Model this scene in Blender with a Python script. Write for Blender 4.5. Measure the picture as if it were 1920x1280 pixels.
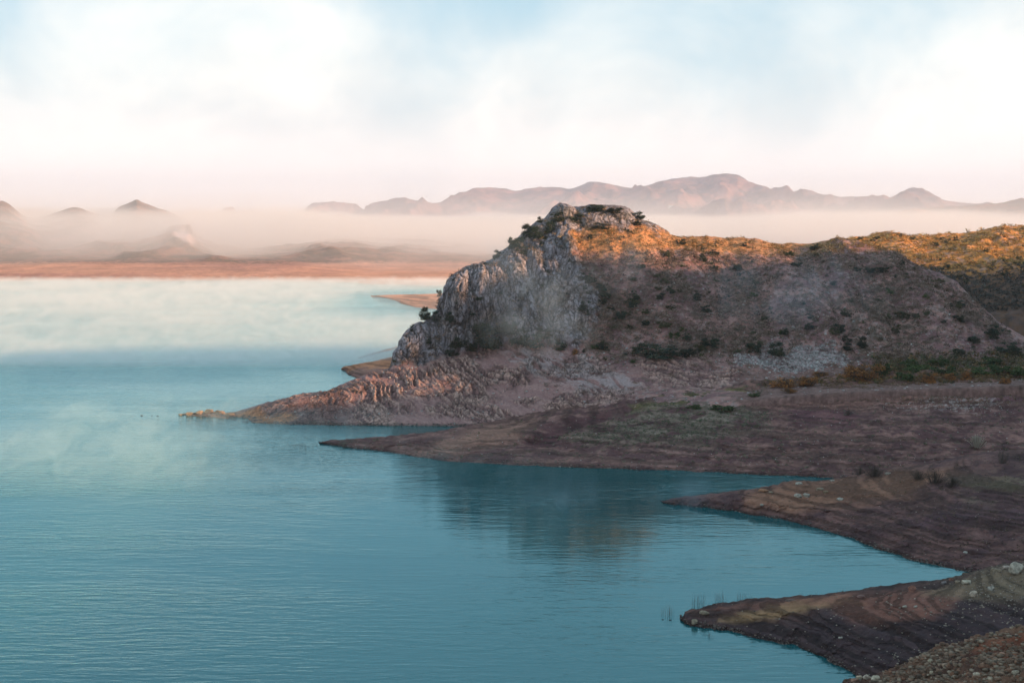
import bpy, math, random
import numpy as np
from mathutils import Vector
for o in list(bpy.data.objects): bpy.data.objects.remove(o)
S = bpy.context.scene
R = math.radians
# ------------------------------------------------------------------ camera
H, F = 60.0, 2400.0                      # eye height above the lake, focal length in photo pixels (1920 wide)
TH = math.atan(230/F)
cam_d = bpy.data.cameras.new('camera'); cam = bpy.data.objects.new('camera', cam_d); S.collection.objects.link(cam)
cam.location = (0, 0, H); cam.rotation_euler = (math.pi/2-TH, 0, 0)
cam_d.sensor_width = 36; cam_d.lens = 36*F/1920; cam_d.clip_start = 1; cam_d.clip_end = 60000
S.camera = cam
# ------------------------------------------------------------------ light
EL, AZ = R(14), R(106)                   # sun elevation, azimuth from +Y towards +X
sd = Vector((math.sin(AZ)*math.cos(EL), math.cos(AZ)*math.cos(EL), math.sin(EL)))
sl = bpy.data.lights.new('sun', 'SUN'); sun = bpy.data.objects.new('sun', sl); S.collection.objects.link(sun)
sl.energy = 5.0; sl.angle = R(1.2); sl.color = (1.0, 0.62, 0.32)
sun.rotation_euler = sd.to_track_quat('Z', 'Y').to_euler(); sun.location = (300, -100, 200)
S.view_settings.view_transform = 'Standard'; S.view_settings.look = 'None'
S.view_settings.exposure = 0.55; S.view_settings.gamma = 1.0
S.cycles.use_denoising = True
S.cycles.max_bounces = 6; S.cycles.diffuse_bounces = 2; S.cycles.glossy_bounces = 3
S.cycles.transmission_bounces = 2; S.cycles.volume_bounces = 2; S.cycles.transparent_max_bounces = 48
S.cycles.volume_step_rate = 1.0; S.cycles.volume_max_steps = 256
S.cycles.sample_clamp_indirect = 8

class NT:                                 # tiny node helper
    def __init__(s, tree): s.t = tree; s.n = tree.nodes; s.l = tree.links
    def __call__(s, typ, ins=None, **props):
        nd = s.n.new(typ)
        for k, v in props.items(): setattr(nd, k, v)
        for k, v in (ins or {}).items():
            i = nd.inputs[k]
            if isinstance(v, bpy.types.NodeSocket): s.l.new(v, i)
            else: i.default_value = v
        return nd
    def math(s, op, a, b=0.0, c=0.0, clamp=False):
        nd = s('ShaderNodeMath', {0: a, 1: b, 2: c}, operation=op); nd.use_clamp = clamp; return nd.outputs[0]
    def ramp(s, v, a, b, lo=0.0, hi=1.0, smooth=True):
        nd = s('ShaderNodeMapRange', {'Value': v, 'From Min': a, 'From Max': b, 'To Min': lo, 'To Max': hi})
        nd.interpolation_type = 'SMOOTHSTEP' if smooth else 'LINEAR'; return nd.outputs[0]
    def mix(s, f, a, b, mode='MIX'):
        nd = s.n.new('ShaderNodeMix'); nd.data_type = 'RGBA'; nd.blend_type = mode
        for k, v in ((0, f), (6, a), (7, b)):
            if isinstance(v, bpy.types.NodeSocket): s.l.new(v, nd.inputs[k])
            else: nd.inputs[k].default_value = v if k == 0 else (*v[:3], 1)
        return nd.outputs[2]
    def noise(s, vec, scale, detail=4, rough=0.55, dist=0.0, out='Fac'):
        return s('ShaderNodeTexNoise', {'Vector': vec, 'Scale': scale, 'Detail': detail, 'Roughness': rough, 'Distortion': dist}).outputs[out]
    def vmap(s, vec, scale=(1, 1, 1), loc=(0, 0, 0), rot=(0, 0, 0)):
        return s('ShaderNodeMapping', {'Vector': vec, 'Scale': scale, 'Location': loc, 'Rotation': rot}).outputs[0]

def pxdir(px, py):
    u, v = (px-960)/F, (640-py)/F
    d = Vector((u, math.cos(TH)+v*math.sin(TH), -math.sin(TH)+v*math.cos(TH))); return d.normalized()

W = bpy.data.worlds.new('World'); S.world = W; W.use_nodes = True
n = NT(W.node_tree); n.n.clear()
tc = n('ShaderNodeTexCoord').outputs['Generated']
sky = n('ShaderNodeTexSky', sky_type='NISHITA'); sky.sun_disc = False
sky.sun_elevation = EL; sky.sun_rotation = AZ; sky.altitude = 300; sky.air_density = 1.0; sky.dust_density = 0.6; sky.ozone_density = 2.0
blue = n.mix(1.0, sky.outputs[0], (0.13, 0.13, 0.13), 'MULTIPLY')
sep = n('ShaderNodeSeparateXYZ', {0: tc})
z = sep.outputs['Z']
vv = n.vmap(tc, (1, 1, 1.15))
n1 = n.noise(vv, 6.5, 8, 0.56, 0.5)
n2 = n.noise(n.vmap(tc, (1, 1, 0.8), (3.1, 1.7, 0.4)), 2.6, 3, 0.5)
cov = n.math('ADD', n.math('MULTIPLY', n1, 1.3), n.math('MULTIPLY_ADD', n2, 1.0, -0.65))
# the mist thins with height: nearly closed at the horizon, mostly blue overhead
low = n.ramp(z, 0.06, 0.34, 0.50, -0.62, smooth=False)
cov = n.math('ADD', cov, low)
for (px, py, rad, amt) in ((930, -40, 15, -0.34), (880, 120, 7, -0.14), (0, -60, 14, -0.34), (1480, 140, 5, -0.14), (690, 330, 5, -0.12),
                           (1330, -80, 12, -0.2), (1900, -120, 9, -0.3), (1640, 220, 5, -0.1), (1400, 60, 10, 0.14), (1840, 170, 9, 0.1), (350, 190, 11, 0.12), (1040, 210, 6, 0.14), (540, 60, 6, 0.06)):
    d0 = pxdir(px, py)
    dt = n('ShaderNodeVectorMath', {0: tc, 1: tuple(d0)}, operation='DOT_PRODUCT').outputs['Value']
    g = n.ramp(dt, math.cos(R(rad)), 1.0, 0.0, amt)
    cov = n.math('ADD', cov, g)
cov = n.ramp(cov, -0.05, 0.95)
warm = n.ramp(z, 0.0, 0.12)
cl = n.mix(warm, (0.98, 0.90, 0.86), (0.77, 0.765, 0.735))
blue2 = n.mix(0.85, blue, (0.35, 0.52, 0.61))
n3 = n.noise(n.vmap(tc, (1, 1, 1.3), (5, 2, 1)), 7.0, 8, 0.6, 0.35)
cl = n.mix(n.math('MULTIPLY', n.ramp(n3, .38, .70, 0, .62), n.ramp(z, .02, .09)), cl, (0.50, 0.56, 0.59))
final = n.mix(cov, blue2, cl)
bg = n('ShaderNodeBackground', {'Color': final, 'Strength': 1.0})
out = n('ShaderNodeOutputWorld'); n.l.new(bg.outputs[0], out.inputs[0])

HUE = np.array([1.17, .93, .95])            # colour grade over all land, tinting it towards its reddish violet shade
# ------------------------------------------------------------------ numpy noise
_G = np.array([[1,1,0],[-1,1,0],[1,-1,0],[-1,-1,0],[1,0,1],[-1,0,1],[1,0,-1],[-1,0,-1],[0,1,1],[0,-1,1],[0,1,-1],[0,-1,-1],[1,1,0],[-1,1,0],[0,-1,1],[0,-1,-1]], np.float32)
_rs = np.random.RandomState(7); _P = _rs.permutation(512).astype(np.int32); _P = np.concatenate([_P, _P])
def perlin(x, y, z):
    x, y, z = np.broadcast_arrays(x, y, z)
    xi, yi, zi = np.floor(x).astype(np.int64), np.floor(y).astype(np.int64), np.floor(z).astype(np.int64)
    xf, yf, zf = (x-xi).astype(np.float32), (y-yi).astype(np.float32), (z-zi).astype(np.float32)
    f = lambda t: t*t*t*(t*(t*6-15)+10)
    u, v, w = f(xf), f(yf), f(zf)
    def g(i, j, k):
        h = _P[_P[_P[(xi+i) & 511]+((yi+j) & 511)]+((zi+k) & 511)] & 15
        q = _G[h]; return q[..., 0]*(xf-i)+q[..., 1]*(yf-j)+q[..., 2]*(zf-k)
    l = lambda a, b, t: a+t*(b-a)
    return l(l(l(g(0,0,0), g(1,0,0), u), l(g(0,1,0), g(1,1,0), u), v), l(l(g(0,0,1), g(1,0,1), u), l(g(0,1,1), g(1,1,1), u), v), w)
def fbm(p, sc, oct=4, gain=0.5, seed=0.0, st=(1, 1, 1)):
    x, y, z = p[..., 0]/sc*st[0]+seed*7.3, p[..., 1]/sc*st[1]+seed*3.1, p[..., 2]/sc*st[2]+seed*5.7
    a, s, f = 1.0, 0.0, 1.0
    for i in range(oct): s = s+a*perlin(x*f+i*13.7, y*f, z*f); a *= gain; f *= 2.03
    return s
def ridged(p, sc, oct=4, gain=0.5, seed=0.0, st=(1, 1, 1)):
    x, y, z = p[..., 0]/sc*st[0]+seed*7.3, p[..., 1]/sc*st[1]+seed*3.1, p[..., 2]/sc*st[2]+seed*5.7
    a, s, f, w = 1.0, 0.0, 1.0, 1.0
    for i in range(oct):
        r = 1-np.abs(perlin(x*f+i*11.3, y*f, z*f))*1.8; r = r*r*w; s = s+a*r; w = np.clip(r*1.6, 0, 1); a *= gain; f *= 2.1
    return s
def cells(p, sc, seed=0.0):                # distance difference to the nearest two feature points: blocky rock
    q = p/sc+seed*9.1; i0 = np.floor(q).astype(np.int64)
    d1 = np.full(q.shape[:-1], 9.0, np.float32); d2 = d1.copy(); idv = np.zeros(q.shape[:-1], np.float32)
    for a in (-1, 0, 1):
        for b in (-1, 0, 1):
            for c in (-1, 0, 1):
                ci = i0+np.array([a, b, c])
                h = _P[_P[_P[ci[..., 0] & 511]+(ci[..., 1] & 511)]+(ci[..., 2] & 511)]
                jx = ((h*127) % 509)/509; jy = ((h*311+17) % 503)/503; jz = ((h*73+5) % 499)/499
                dx = ci+np.stack([jx, jy, jz], -1)-q; d = np.sqrt((dx**2).sum(-1)).astype(np.float32)
                m = d < d1; d2 = np.where(m, d1, np.minimum(d2, d)); idv = np.where(m, (h % 97)/97.0, idv); d1 = np.where(m, d, d1)
    return d1, d2-d1, idv
def sstep(a, b, x): t = np.clip((x-a)/(b-a), 0, 1); return t*t*(3-2*t)
def pchip(xk, yk, x):
    xk = np.asarray(xk, float); yk = np.asarray(yk, float); x = np.clip(x, xk[0], xk[-1])
    h = np.diff(xk); d = np.diff(yk)/h; m = np.zeros_like(yk)
    if len(xk) > 2:
        w1, w2 = 2*h[1:]+h[:-1], h[1:]+2*h[:-1]; s = d[:-1]*d[1:] > 0
        with np.errstate(all='ignore'): m[1:-1] = np.where(s, (w1+w2)/(w1/d[:-1]+w2/d[1:]), 0)
    m[0], m[-1] = d[0], d[-1]
    i = np.clip(np.searchsorted(xk, x)-1, 0, len(h)-1); t = (x-xk[i])/h[i]
    return (2*t**3-3*t**2+1)*yk[i]+(t**3-2*t**2+t)*h[i]*m[i]+(-2*t**3+3*t**2)*yk[i+1]+(t**3-t**2)*h[i]*m[i+1]
def colpchip(K, ts):                       # K: rows x cols, uniform knots; ts: sample params
    d = np.diff(K, axis=0); m = np.zeros_like(K)
    s = d[:-1]*d[1:] > 0
    with np.errstate(all='ignore'): m[1:-1] = np.where(s, 2*d[:-1]*d[1:]/(d[:-1]+d[1:]), 0)
    m[0], m[-1] = d[0], d[-1]
    i = np.clip(ts.astype(int), 0, len(K)-2); t = (ts-i)[:, None]
    return (2*t**3-3*t**2+1)*K[i]+(t**3-2*t**2+t)*m[i]+(-2*t**3+3*t**2)*K[i+1]+(t**3-t**2)*m[i+1]
def slope_of(py):
    v = (640-np.asarray(py, float))/F
    return (-math.sin(TH)+v*math.cos(TH))/(math.cos(TH)+v*math.sin(TH))
def dy_of(t):                              # forward component of the ray with z/y slope t
    v = (t*math.cos(TH)+math.sin(TH))/(math.cos(TH)-t*math.sin(TH)); return math.cos(TH)+v*math.sin(TH)
def py_of(z, Y):
    t = (z-H)/Y; v = (t*math.cos(TH)+math.sin(TH))/(math.cos(TH)-t*math.sin(TH)); return 640-v*F
def row(entries, px):
    xs, Ys, Zs = [], [], []
    for e in entries:
        if len(e) == 2: t = slope_of(e[1]); Y = -H/t; Z = 0.0
        elif len(e) == 4 and e[2] == 'h': Z = e[3]; Y = (Z-H)/slope_of(e[1])
        elif e[1] == 'z': Z, Y = e[2], e[3]
        else: Y = e[2]; Z = H+Y*slope_of(e[1])
        xs.append(e[0]); Ys.append(float(Y)); Zs.append(float(Z))
    return pchip(xs, Ys, px), pchip(xs, Zs, px)
def loft(rows, px0, px1, step, subs):
    px = np.arange(px0, px1+step, step, dtype=float)
    R_ = [row(r, px) for r in rows]
    KY = np.stack([a for a, b in R_]); KZ = np.stack([b for a, b in R_])
    ts = np.concatenate([np.linspace(i, i+1, s, endpoint=False) for i, s in enumerate(subs)]+[[len(rows)-1]])
    Y = colpchip(KY, ts); Z = colpchip(KZ, ts)
    X = Y*((px-960)/F)[None, :]/dy_of((Z-H)/Y)
    P = np.stack([X, Y, Z], -1); PX = np.broadcast_to(px[None, :], Y.shape); PY = py_of(Z, Y)
    return P, PX, PY, np.broadcast_to(ts[:, None], Y.shape)
def normals(P):
    du = np.gradient(P, axis=1); dv = np.gradient(P, axis=0)
    N = np.cross(du, dv); N /= (np.linalg.norm(N, axis=-1, keepdims=True)+1e-9); return N
def inpoly(poly, X, Y, soft=8.0):          # signed soft mask of a closed outline
    poly = np.asarray(poly, float); n_ = len(poly); ins = np.zeros(X.shape, bool); dm = np.full(X.shape, 1e9)
    for i in range(n_):
        x1, y1 = poly[i]; x2, y2 = poly[(i+1) % n_]
        c = ((y1 > Y) != (y2 > Y))
        with np.errstate(all='ignore'): c &= X < (x2-x1)*(Y-y1)/(y2-y1+1e-12)+x1
        ins ^= c
        L = (x2-x1)**2+(y2-y1)**2+1e-9; t = np.clip(((X-x1)*(x2-x1)+(Y-y1)*(y2-y1))/L, 0, 1)
        dm = np.minimum(dm, np.hypot(X-x1-t*(x2-x1), Y-y1-t*(y2-y1)))
    return sstep(-soft, soft, np.where(ins, dm, -dm))
def lerp(a, b, t): return a+(b-a)*t[..., None]
def grid_obj(name, P, col, mat, kind='structure', label=None, mask=None):
    r, c = P.shape[:2]; me = bpy.data.meshes.new(name)
    me.vertices.add(r*c); me.vertices.foreach_set('co', P.reshape(-1).astype(np.float32))
    idx = np.arange(r*c).reshape(r, c); q = np.stack([idx[:-1, :-1], idx[:-1, 1:], idx[1:, 1:], idx[1:, :-1]], -1).reshape(-1, 4)
    me.loops.add(q.size); me.loops.foreach_set('vertex_index', q.reshape(-1).astype(np.int32))
    me.polygons.add(len(q)); me.polygons.foreach_set('loop_start', np.arange(0, q.size, 4, dtype=np.int32))
    me.polygons.foreach_set('use_smooth', np.ones(len(q), bool)); me.update(calc_edges=True)
    if col is not None:
        at = me.color_attributes.new('albedo', 'FLOAT_COLOR', 'POINT')
        cc = np.ones((r*c, 4), np.float32); cc[:, :3] = np.clip(col.reshape(-1, 3)*HUE, 0.004, 0.85); 
        if mask is not None: cc[:, 3] = mask.reshape(-1)
        at.data.foreach_set('color', cc.reshape(-1))
    me.materials.append(mat); o = bpy.data.objects.new(name, me); S.collection.objects.link(o)
    if kind: o['kind'] = kind
    if label: o['label'] = label
    return o
def mat_ground(name, bump_scale=0.8, bump=0.35, rough=0.95, spec=0.2, var=0.45, joints=False):
    m = bpy.data.materials.new(name); m.use_nodes = True; t = NT(m.node_tree); t.n.clear()
    a = t('ShaderNodeAttribute', attribute_name='albedo').outputs['Color']; pos = t('ShaderNodeNewGeometry').outputs['Position']
    n1 = t.noise(pos, bump_scale, 6, 0.65); n2 = t.noise(pos, bump_scale*6, 3, 0.6)
    f = t.math('ADD', t.math('MULTIPLY', n1, 1.3), t.math('MULTIPLY', n2, 0.7))
    f = t.ramp(f, 0.55, 1.45, 1-var, 1+var, False)
    c = t('ShaderNodeVectorMath', {0: a, 3: f}, operation='SCALE').outputs[0]
    h_ = t.math('ADD', n1, t.math('MULTIPLY', n2, 0.35))
    if joints:
        am = t('ShaderNodeAttribute', attribute_name='albedo').outputs['Alpha']; wv = t('ShaderNodeVectorMath', {0: pos, 1: t('ShaderNodeVectorMath', {0: t.noise(pos, .35, 3, .6, out='Color'), 3: 3.0}, operation='SCALE').outputs[0]}, operation='ADD').outputs[0]
        for sc_j, st in ((.30, (1, .6, .34)), (.85, (1, .7, .42))):
            vo = t('ShaderNodeTexVoronoi', {'Vector': t.vmap(wv, st, rot=(0, .5, 0)), 'Scale': sc_j}, feature='DISTANCE_TO_EDGE').outputs['Distance']
            k = t.math('MULTIPLY', t.ramp(vo, 0, .07, 1, 0), am); c = t('ShaderNodeVectorMath', {0: c, 3: t.math('MULTIPLY_ADD', k, -.5, 1.0)}, operation='SCALE').outputs[0]
            h_ = t.math('SUBTRACT', h_, t.math('MULTIPLY', k, .9))
    bp = t('ShaderNodeBump', {'Strength': 0.9, 'Distance': bump, 'Height': h_}).outputs[0]
    b = t('ShaderNodeBsdfPrincipled', {'Base Color': c, 'Roughness': rough, 'Normal': bp, 'Specular IOR Level': spec})
    o = t('ShaderNodeOutputMaterial'); t.l.new(b.outputs[0], o.inputs[0]); return m
M_rock = mat_ground('weathered_rock', 1.3, 0.6, 0.85, 0.3, 0.42, True)
M_soil = mat_ground('dry_soil', 1.1, 0.22, 0.95, 0.15, 0.4)
M_far = mat_ground('distant_land', 0.03, 2.0, 1.0, 0.05, 0.35)
TER = []; GR = {}

# ------------------------------------------------------------------ headland
rows = [
 [(300,'z',-6,383),(335,'z',-6,384),(450,'z',-5,366),(620,'z',-5,362),(900,'z',-5,360),(1200,'z',-4,345),(1960,'z',-4,345)],
 [(300,'z',-2.5,388),(333,'z',-0.7,388),(345,779),(400,782.5),(450,790),(520,795),(620,797),(760,798),(900,799),(1050,792,372),(1200,775,362),(1500,740,350),(1960,720,350)],
 [(300,'z',-2.5,390),(333,'z',-0.4,389),(345,778,389.5),(400,777,387),(450,784,384),(520,778,380),(620,768,383),(700,752,388),(800,735,393),(900,728,396),(1050,725,395),(1200,720,390),(1500,712,385),(1960,705,375)],
 [(300,'z',-2.5,392),(333,'z',-0.3,390),(345,776,390.5),(400,774,389),(440,777,386),(520,762,384),(600,742,390),(680,715,400),(722,701,408),(760,692,411),(800,680,412),(850,662,414),(900,648,418),(1000,652,415),(1100,660,412),(1200,667,408),(1350,672,402),(1500,680,398),(1600,690,394),(1960,690,392)],
 [(300,'z',-3,394),(333,'z',-0.3,391),(345,775,391),(400,772,390.5),(440,775,388),(520,757,387),(600,737,392),(680,707,406),(724,697,411),(750,665,414),(790,628,418),(850,580,422),(900,565,424),(1000,560,426),(1100,575,425),(1200,565,428),(1350,565,430),(1500,575,428),(1650,590,426),(1800,640,418),(1960,665,410)],
 [(300,'z',-3,396),(333,'z',-0.4,392),(345,775.5,392),(400,771,392),(440,775,390),(470,768.5,390),(520,755,391),(560,744,393),(600,735,396),(650,716,404),(690,702,409),(712,696,412),(724,690,415),(740,667,418),(765,637,421),(790,602,425),(815,577,428),(825,549,430),(850,513,435),(880,496,438),(910,488,442),(935,466,446),(965,446,450),(985,428,453),(1015,412,456),(1045,398,460),(1100,390,464),(1150,391,466),(1200,404,468),(1225,419,469),(1250,430,470),(1300,438,474),(1350,435,478),(1400,435,480),(1460,446,482),(1510,452,484),(1540,447,480),(1575,440,478),(1610,444,476),(1640,454,474),(1680,472,470),(1720,497,466),(1760,518,460),(1800,548,454),(1840,578,448),(1880,612,440),(1960,655,425)],
 [(300,'z',-4,398),(345,'z',-2,394),(440,'z',0.5,394),(520,'z',3,401),(600,'z',4,412),(720,'z',4,430),(800,'z',14,450),(900,'z',34,470),(1045,'z',52,495),(1150,'z',58,500),(1300,'z',50,505),(1500,'z',44,510),(1600,'z',42,510),(1720,'z',32,500),(1960,'z',14,450)],
 [(300,'z',-5,402),(345,'z',-4,398),(440,'z',-4,404),(520,'z',-4,420),(600,'z',-4,440),(720,'z',-4,470),(900,'z',-4,520),(1150,'z',-4,580),(1500,'z',0,590),(1960,'z',0,560)],
]
P, PX, PY, T = loft(rows, 300, 1960, 1.5, [14, 60, 75, 110, 150, 45, 24])
wob = fbm(P, 14, 3, seed=3)
PXn, PYn = PX+wob*18+fbm(P, 3.5, 4, .6, 13)*14, PY+fbm(P, 9, 4, .6, seed=4)*16
cliff = inpoly([(708,706),(700,690),(735,640),(800,560),(830,500),(905,470),(960,420),(1030,380),(1062,400),(1080,470),(1100,530),(1130,600),(1090,645),(1040,640),(900,645),(820,668),(760,690)], PXn, PYn, 7)
summit = inpoly([(1030,412),(1045,380),(1240,380),(1240,432),(1190,422),(1120,430),(1075,440)], PXn, PYn, 8)
rockm = np.clip(cliff+summit, 0, 1)
skirt = inpoly([(340,790),(440,765),(620,722),(700,700),(800,682),(900,652),(1010,648),(1100,668),(1180,700),(1210,735),(1170,752),(1100,762),(1000,790),(900,802),(340,802)], PXn, PYn, 7)
skirt2 = inpoly([(1200,668),(1330,672),(1400,700),(1330,735),(1215,712)], PXn, PYn, 7)*0.8
scree = inpoly([(1370,655),(1560,648),(1600,668),(1560,690),(1440,698),(1380,690)], PXn, PYn, 6)
N = normals(P)
up = np.sign(N[..., 2:].mean()); N = N*up
shore = sstep(-0.5, 2.5, P[..., 2])
# big folds and gullies of the earth slope, blocky domes of the cliff, tilted beds of the skirt
earth = np.clip(1-rockm-np.clip(skirt, 0, 1), 0, 1)
D = (fbm(P, 38, 3, seed=1, st=(1, .45, .6))*3.0-np.abs(fbm(P, 22, 3, seed=9, st=(1, .35, .4)))*2.0+fbm(P, 5, 4, seed=2)*0.5)*earth*sstep(690, 640, PY)
Pw_ = P+np.stack([fbm(P, 9, 2, seed=71), fbm(P, 9, 2, seed=72), fbm(P, 9, 2, seed=73)], -1)*3.0
lean = np.interp(PX, [720, 860, 960, 1120], [-.55, -.2, .35, .75])   # cracks fan out from the summit
ra = Pw_[..., 0]*np.cos(lean)+Pw_[..., 2]*np.sin(lean); rb = -Pw_[..., 0]*np.sin(lean)+Pw_[..., 2]*np.cos(lean)
Q = np.stack([ra, Pw_[..., 1]*.6, rb*.42], -1)
dc1, dc2, dc3 = cells(Q, 8.5, 1)
ec1, ec2, ec3 = cells(Q, 3.0, 2)
crk = sstep(.07, 0, np.abs(fbm(Q, 3.4, 2, .5, 74)))+.6*sstep(.06, 0, np.abs(fbm(Q, 1.5, 2, .5, 75)))
D += rockm*((1-dc1**2*1.2)*2.3+(dc3-.5)*1.2-sstep(.12, 0, dc2)*.5+(ec3-.5)*.7-sstep(.08, 0, ec2)*.3-crk*.45+fbm(Q, 5, 5, .55, 76)*1.1+fbm(P, 1.2, 3, .5, 77)*.18-.5)
# named bulges: the dome by the water side and the rib that comes down from the summit
def bump(cx, cy, rx, ry, a, rot=0):
    ca, sa = math.cos(rot), math.sin(rot); x, y = PX-cx, PY-cy
    q = ((x*ca+y*sa)/rx)**2+((-x*sa+y*ca)/ry)**2; return a*np.exp(-q*q)
D += bump(890,548,58,54,6.5)+bump(775,650,26,60,2.2,.5)+bump(1062,455,18,62,3.2,-.25)+bump(1105,560,34,60,2.2,-.5)+bump(985,520,36,60,2.4,-.3)+bump(850,600,26,36,2.0)
D *= 1-.45*rockm*sstep(760, 720, PX)
D -= bump(1015,560,14,80,2.6,-.35)+bump(935,590,14,60,2.2,-.1)+bump(820,615,10,60,1.4,.4)
D = D*(1-.6*sstep(4.3, 4.9, T)*rockm)
D -= (.6+1.3*sstep(1000, 940, PX))*sstep(4.3, 5.0, T)*rockm*sstep(5.6, 5.0, T)-bump(1130, 400, 90, 14, 1.6)+bump(1205, 398, 22, 18, 1.6)-bump(1055, 402, 20, 12, 1.5)
D -= .9*sstep(1.0, .0, np.abs(np.hypot((PX-893)/62, (PY-552)/60)-1)/.09)*rockm*(PX < 965)
# hillside spurs and gullies
for (x0, y0, x1, y1, w, a) in ((1440,470,1580,660,22,2.6),(1300,450,1240,640,26,1.8),(1560,450,1500,560,26,1.4),(1390,560,1470,690,14,1.4),(1640,470,1800,640,30,1.8),(1180,430,1130,600,14,-1.6),(1370,470,1340,640,20,-2.2),(1520,470,1600,640,16,-2.0),(1700,520,1680,650,20,-1.6),(1440,540,1400,640,14,-1.4)):
    t = np.clip(((PX-x0)*(x1-x0)+(PY-y0)*(y1-y0))/((x1-x0)**2+(y1-y0)**2), 0, 1)
    dd = np.hypot(PX-x0-t*(x1-x0), PY-y0-t*(y1-y0)); D += a*np.exp(-(dd/w)**2)*sstep(0, .2, t)*sstep(1.0, .85, t)*sstep(705, 660, PY)
# beds: angle of the strata changes along the shore
ang = np.interp(PX, [450, 640, 760, 900, 1150, 1400], [0.5, 1.35, 1.15, .85, .55, .45])
ph = P[..., 0]*np.sin(ang)+P[..., 2]*1.5*np.cos(ang)+P[..., 1]*0.35+fbm(P, 12, 3, seed=6)*3.0
al = P[..., 0]*np.cos(ang)-P[..., 2]*1.5*np.sin(ang)
q = np.stack([ph, al*0.22, P[..., 1]*0.1], -1)
str1 = ridged(q, 2.3, 5, .6, 2); str2 = 1-np.abs(perlin(ph/1.1, al*0.10, P[..., 1]*.15))*2
bed = (str1-0.8)*.75+str2*0.38+(1-np.abs(perlin(ph/.55, al*.16, P[..., 1]*.2))*2)*.2
ck = cells(np.stack([ph*.9, al*.5, P[..., 1]*.5], -1), 1.7, 5)
bed += (ck[2]-.5)*.5-sstep(.18, 0, ck[1])*.35
lowk = 0.45+0.55*sstep(640, 720, PX)
smask = np.clip(skirt+skirt2+scree*.8, 0, 1)
patch = sstep(-.35, .25, fbm(P, 13, 3, seed=12)+.12)
D += smask*bed*lowk*(0.3+.7*patch)+smask*fbm(P, 16, 3, seed=8)*1.2
P = P+N*(D*shore)[..., None]
# surface colour, some of it standing in for light and shade
fine = fbm(P, 1.6, 4, .6, 21); med = fbm(P, 7, 4, .55, 22); big = fbm(P, 26, 3, .5, 23)
one = np.ones(P.shape[:2])
C_ = lambda r, g, b: np.array([r, g, b], np.float32)
col = lerp(C_(.18,.11,.112)*one[..., None], C_(.34,.215,.185), sstep(-.5, .5, med+big*.5))
col = lerp(col, C_(.30,.27,.26), sstep(.12, .55, fine+med*.5)*.7)
col = lerp(col, C_(.085,.085,.06), sstep(.15, .6, fbm(P, 4, 4, .6, 31)+big*.4)*.7)
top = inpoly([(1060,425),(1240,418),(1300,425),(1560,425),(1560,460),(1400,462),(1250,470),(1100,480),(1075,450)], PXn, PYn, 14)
col = lerp(col, lerp(C_(.54,.29,.11)*one[..., None], C_(.22,.15,.05), sstep(-.2, .5, fine)), top*.85)  # golden summit grass, its colour brightened further for the sunlight on it
pinkdirt = inpoly([(1330,500),(1400,480),(1450,560),(1420,640),(1340,640)], PXn, PYn, 25)
col = lerp(col, C_(.30,.19,.165), pinkdirt*.6)
dirt = inpoly([(1180,640),(1360,640),(1400,690),(1290,700),(1180,690)], PXn, PYn, 10)
col = lerp(col, C_(.25,.165,.15), dirt*.8)
rc = lerp(C_(.36,.38,.41)*one[..., None], C_(.22,.235,.26), sstep(-.4, .5, med+fine*.8))
rc = lerp(rc, C_(.50,.38,.25), sstep(.1, .6, fbm(P, 9, 3, .5, 41))*.3)
rc = lerp(rc, C_(.10,.11,.085), sstep(.2, .5, fbm(P, 6, 4, .6, 43))*.55)
rc = lerp(rc, C_(.05,.05,.05), np.clip(sstep(.10, 0, ec2)*.6+crk*.75, 0, .9))  # soil in the cracks, darkened further to stand in for crevice shade
col = lerp(col, rc, rockm)
sc_ = lerp(C_(.19,.125,.115)*one[..., None], C_(.40,.31,.26), sstep(.3, 1.1, str1+fine*.4))
sc_ = lerp(sc_, C_(.07,.05,.055), np.clip(sstep(.16, 0, ck[1])*.7+sstep(-.1, -.6, str2)*.8, 0, .9))  # gaps between beds: dark soil plus painted crevice shade
sc_ = lerp(sc_, C_(.23,.155,.145), (1-patch)*.8)
sc_ = lerp(sc_, C_(.27,.27,.27), inpoly([(940,660),(1060,665),(1180,705),(1200,735),(1100,740),(1000,700)], PXn, PYn, 14)*sstep(.3, .9, str1)*.7)
col = lerp(col, sc_*1.3, np.clip(skirt+skirt2, 0, 1))
col = lerp(col, lerp(C_(.18,.155,.155)*one[..., None], C_(.42,.40,.40), sstep(-.1, .4, fbm(P, 1.4, 3, .6, 51))), scree*.85)
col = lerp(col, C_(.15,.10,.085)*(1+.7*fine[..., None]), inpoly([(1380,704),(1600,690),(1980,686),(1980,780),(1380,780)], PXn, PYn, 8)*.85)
dark = inpoly([(470,800),(450,775),(520,752),(640,722),(660,800)], PXn, PYn, 14)
col = lerp(col, C_(.14,.095,.09)*(1+fine[..., None]*.5), dark*.75)
tip = inpoly([(320,800),(320,765),(440,768),(520,778),(560,800)], PXn, PYn, 9)
col = lerp(col, C_(.46,.23,.09)*(1+fine[..., None]*.5), tip*.85)
wet = sstep(.9, .1, P[..., 2]); col = col*(1-.45*wet[..., None])
head = grid_obj('headland', P, col, M_rock, label='rocky headland running down into the lake', mask=np.clip(rockm+.8*smask*patch, 0, 1)); TER.append(head); GR['headland'] = (P, PX, PY, T); ROCKM, SKM, SCR = rockm, np.clip(skirt+skirt2, 0, 1), scree

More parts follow.
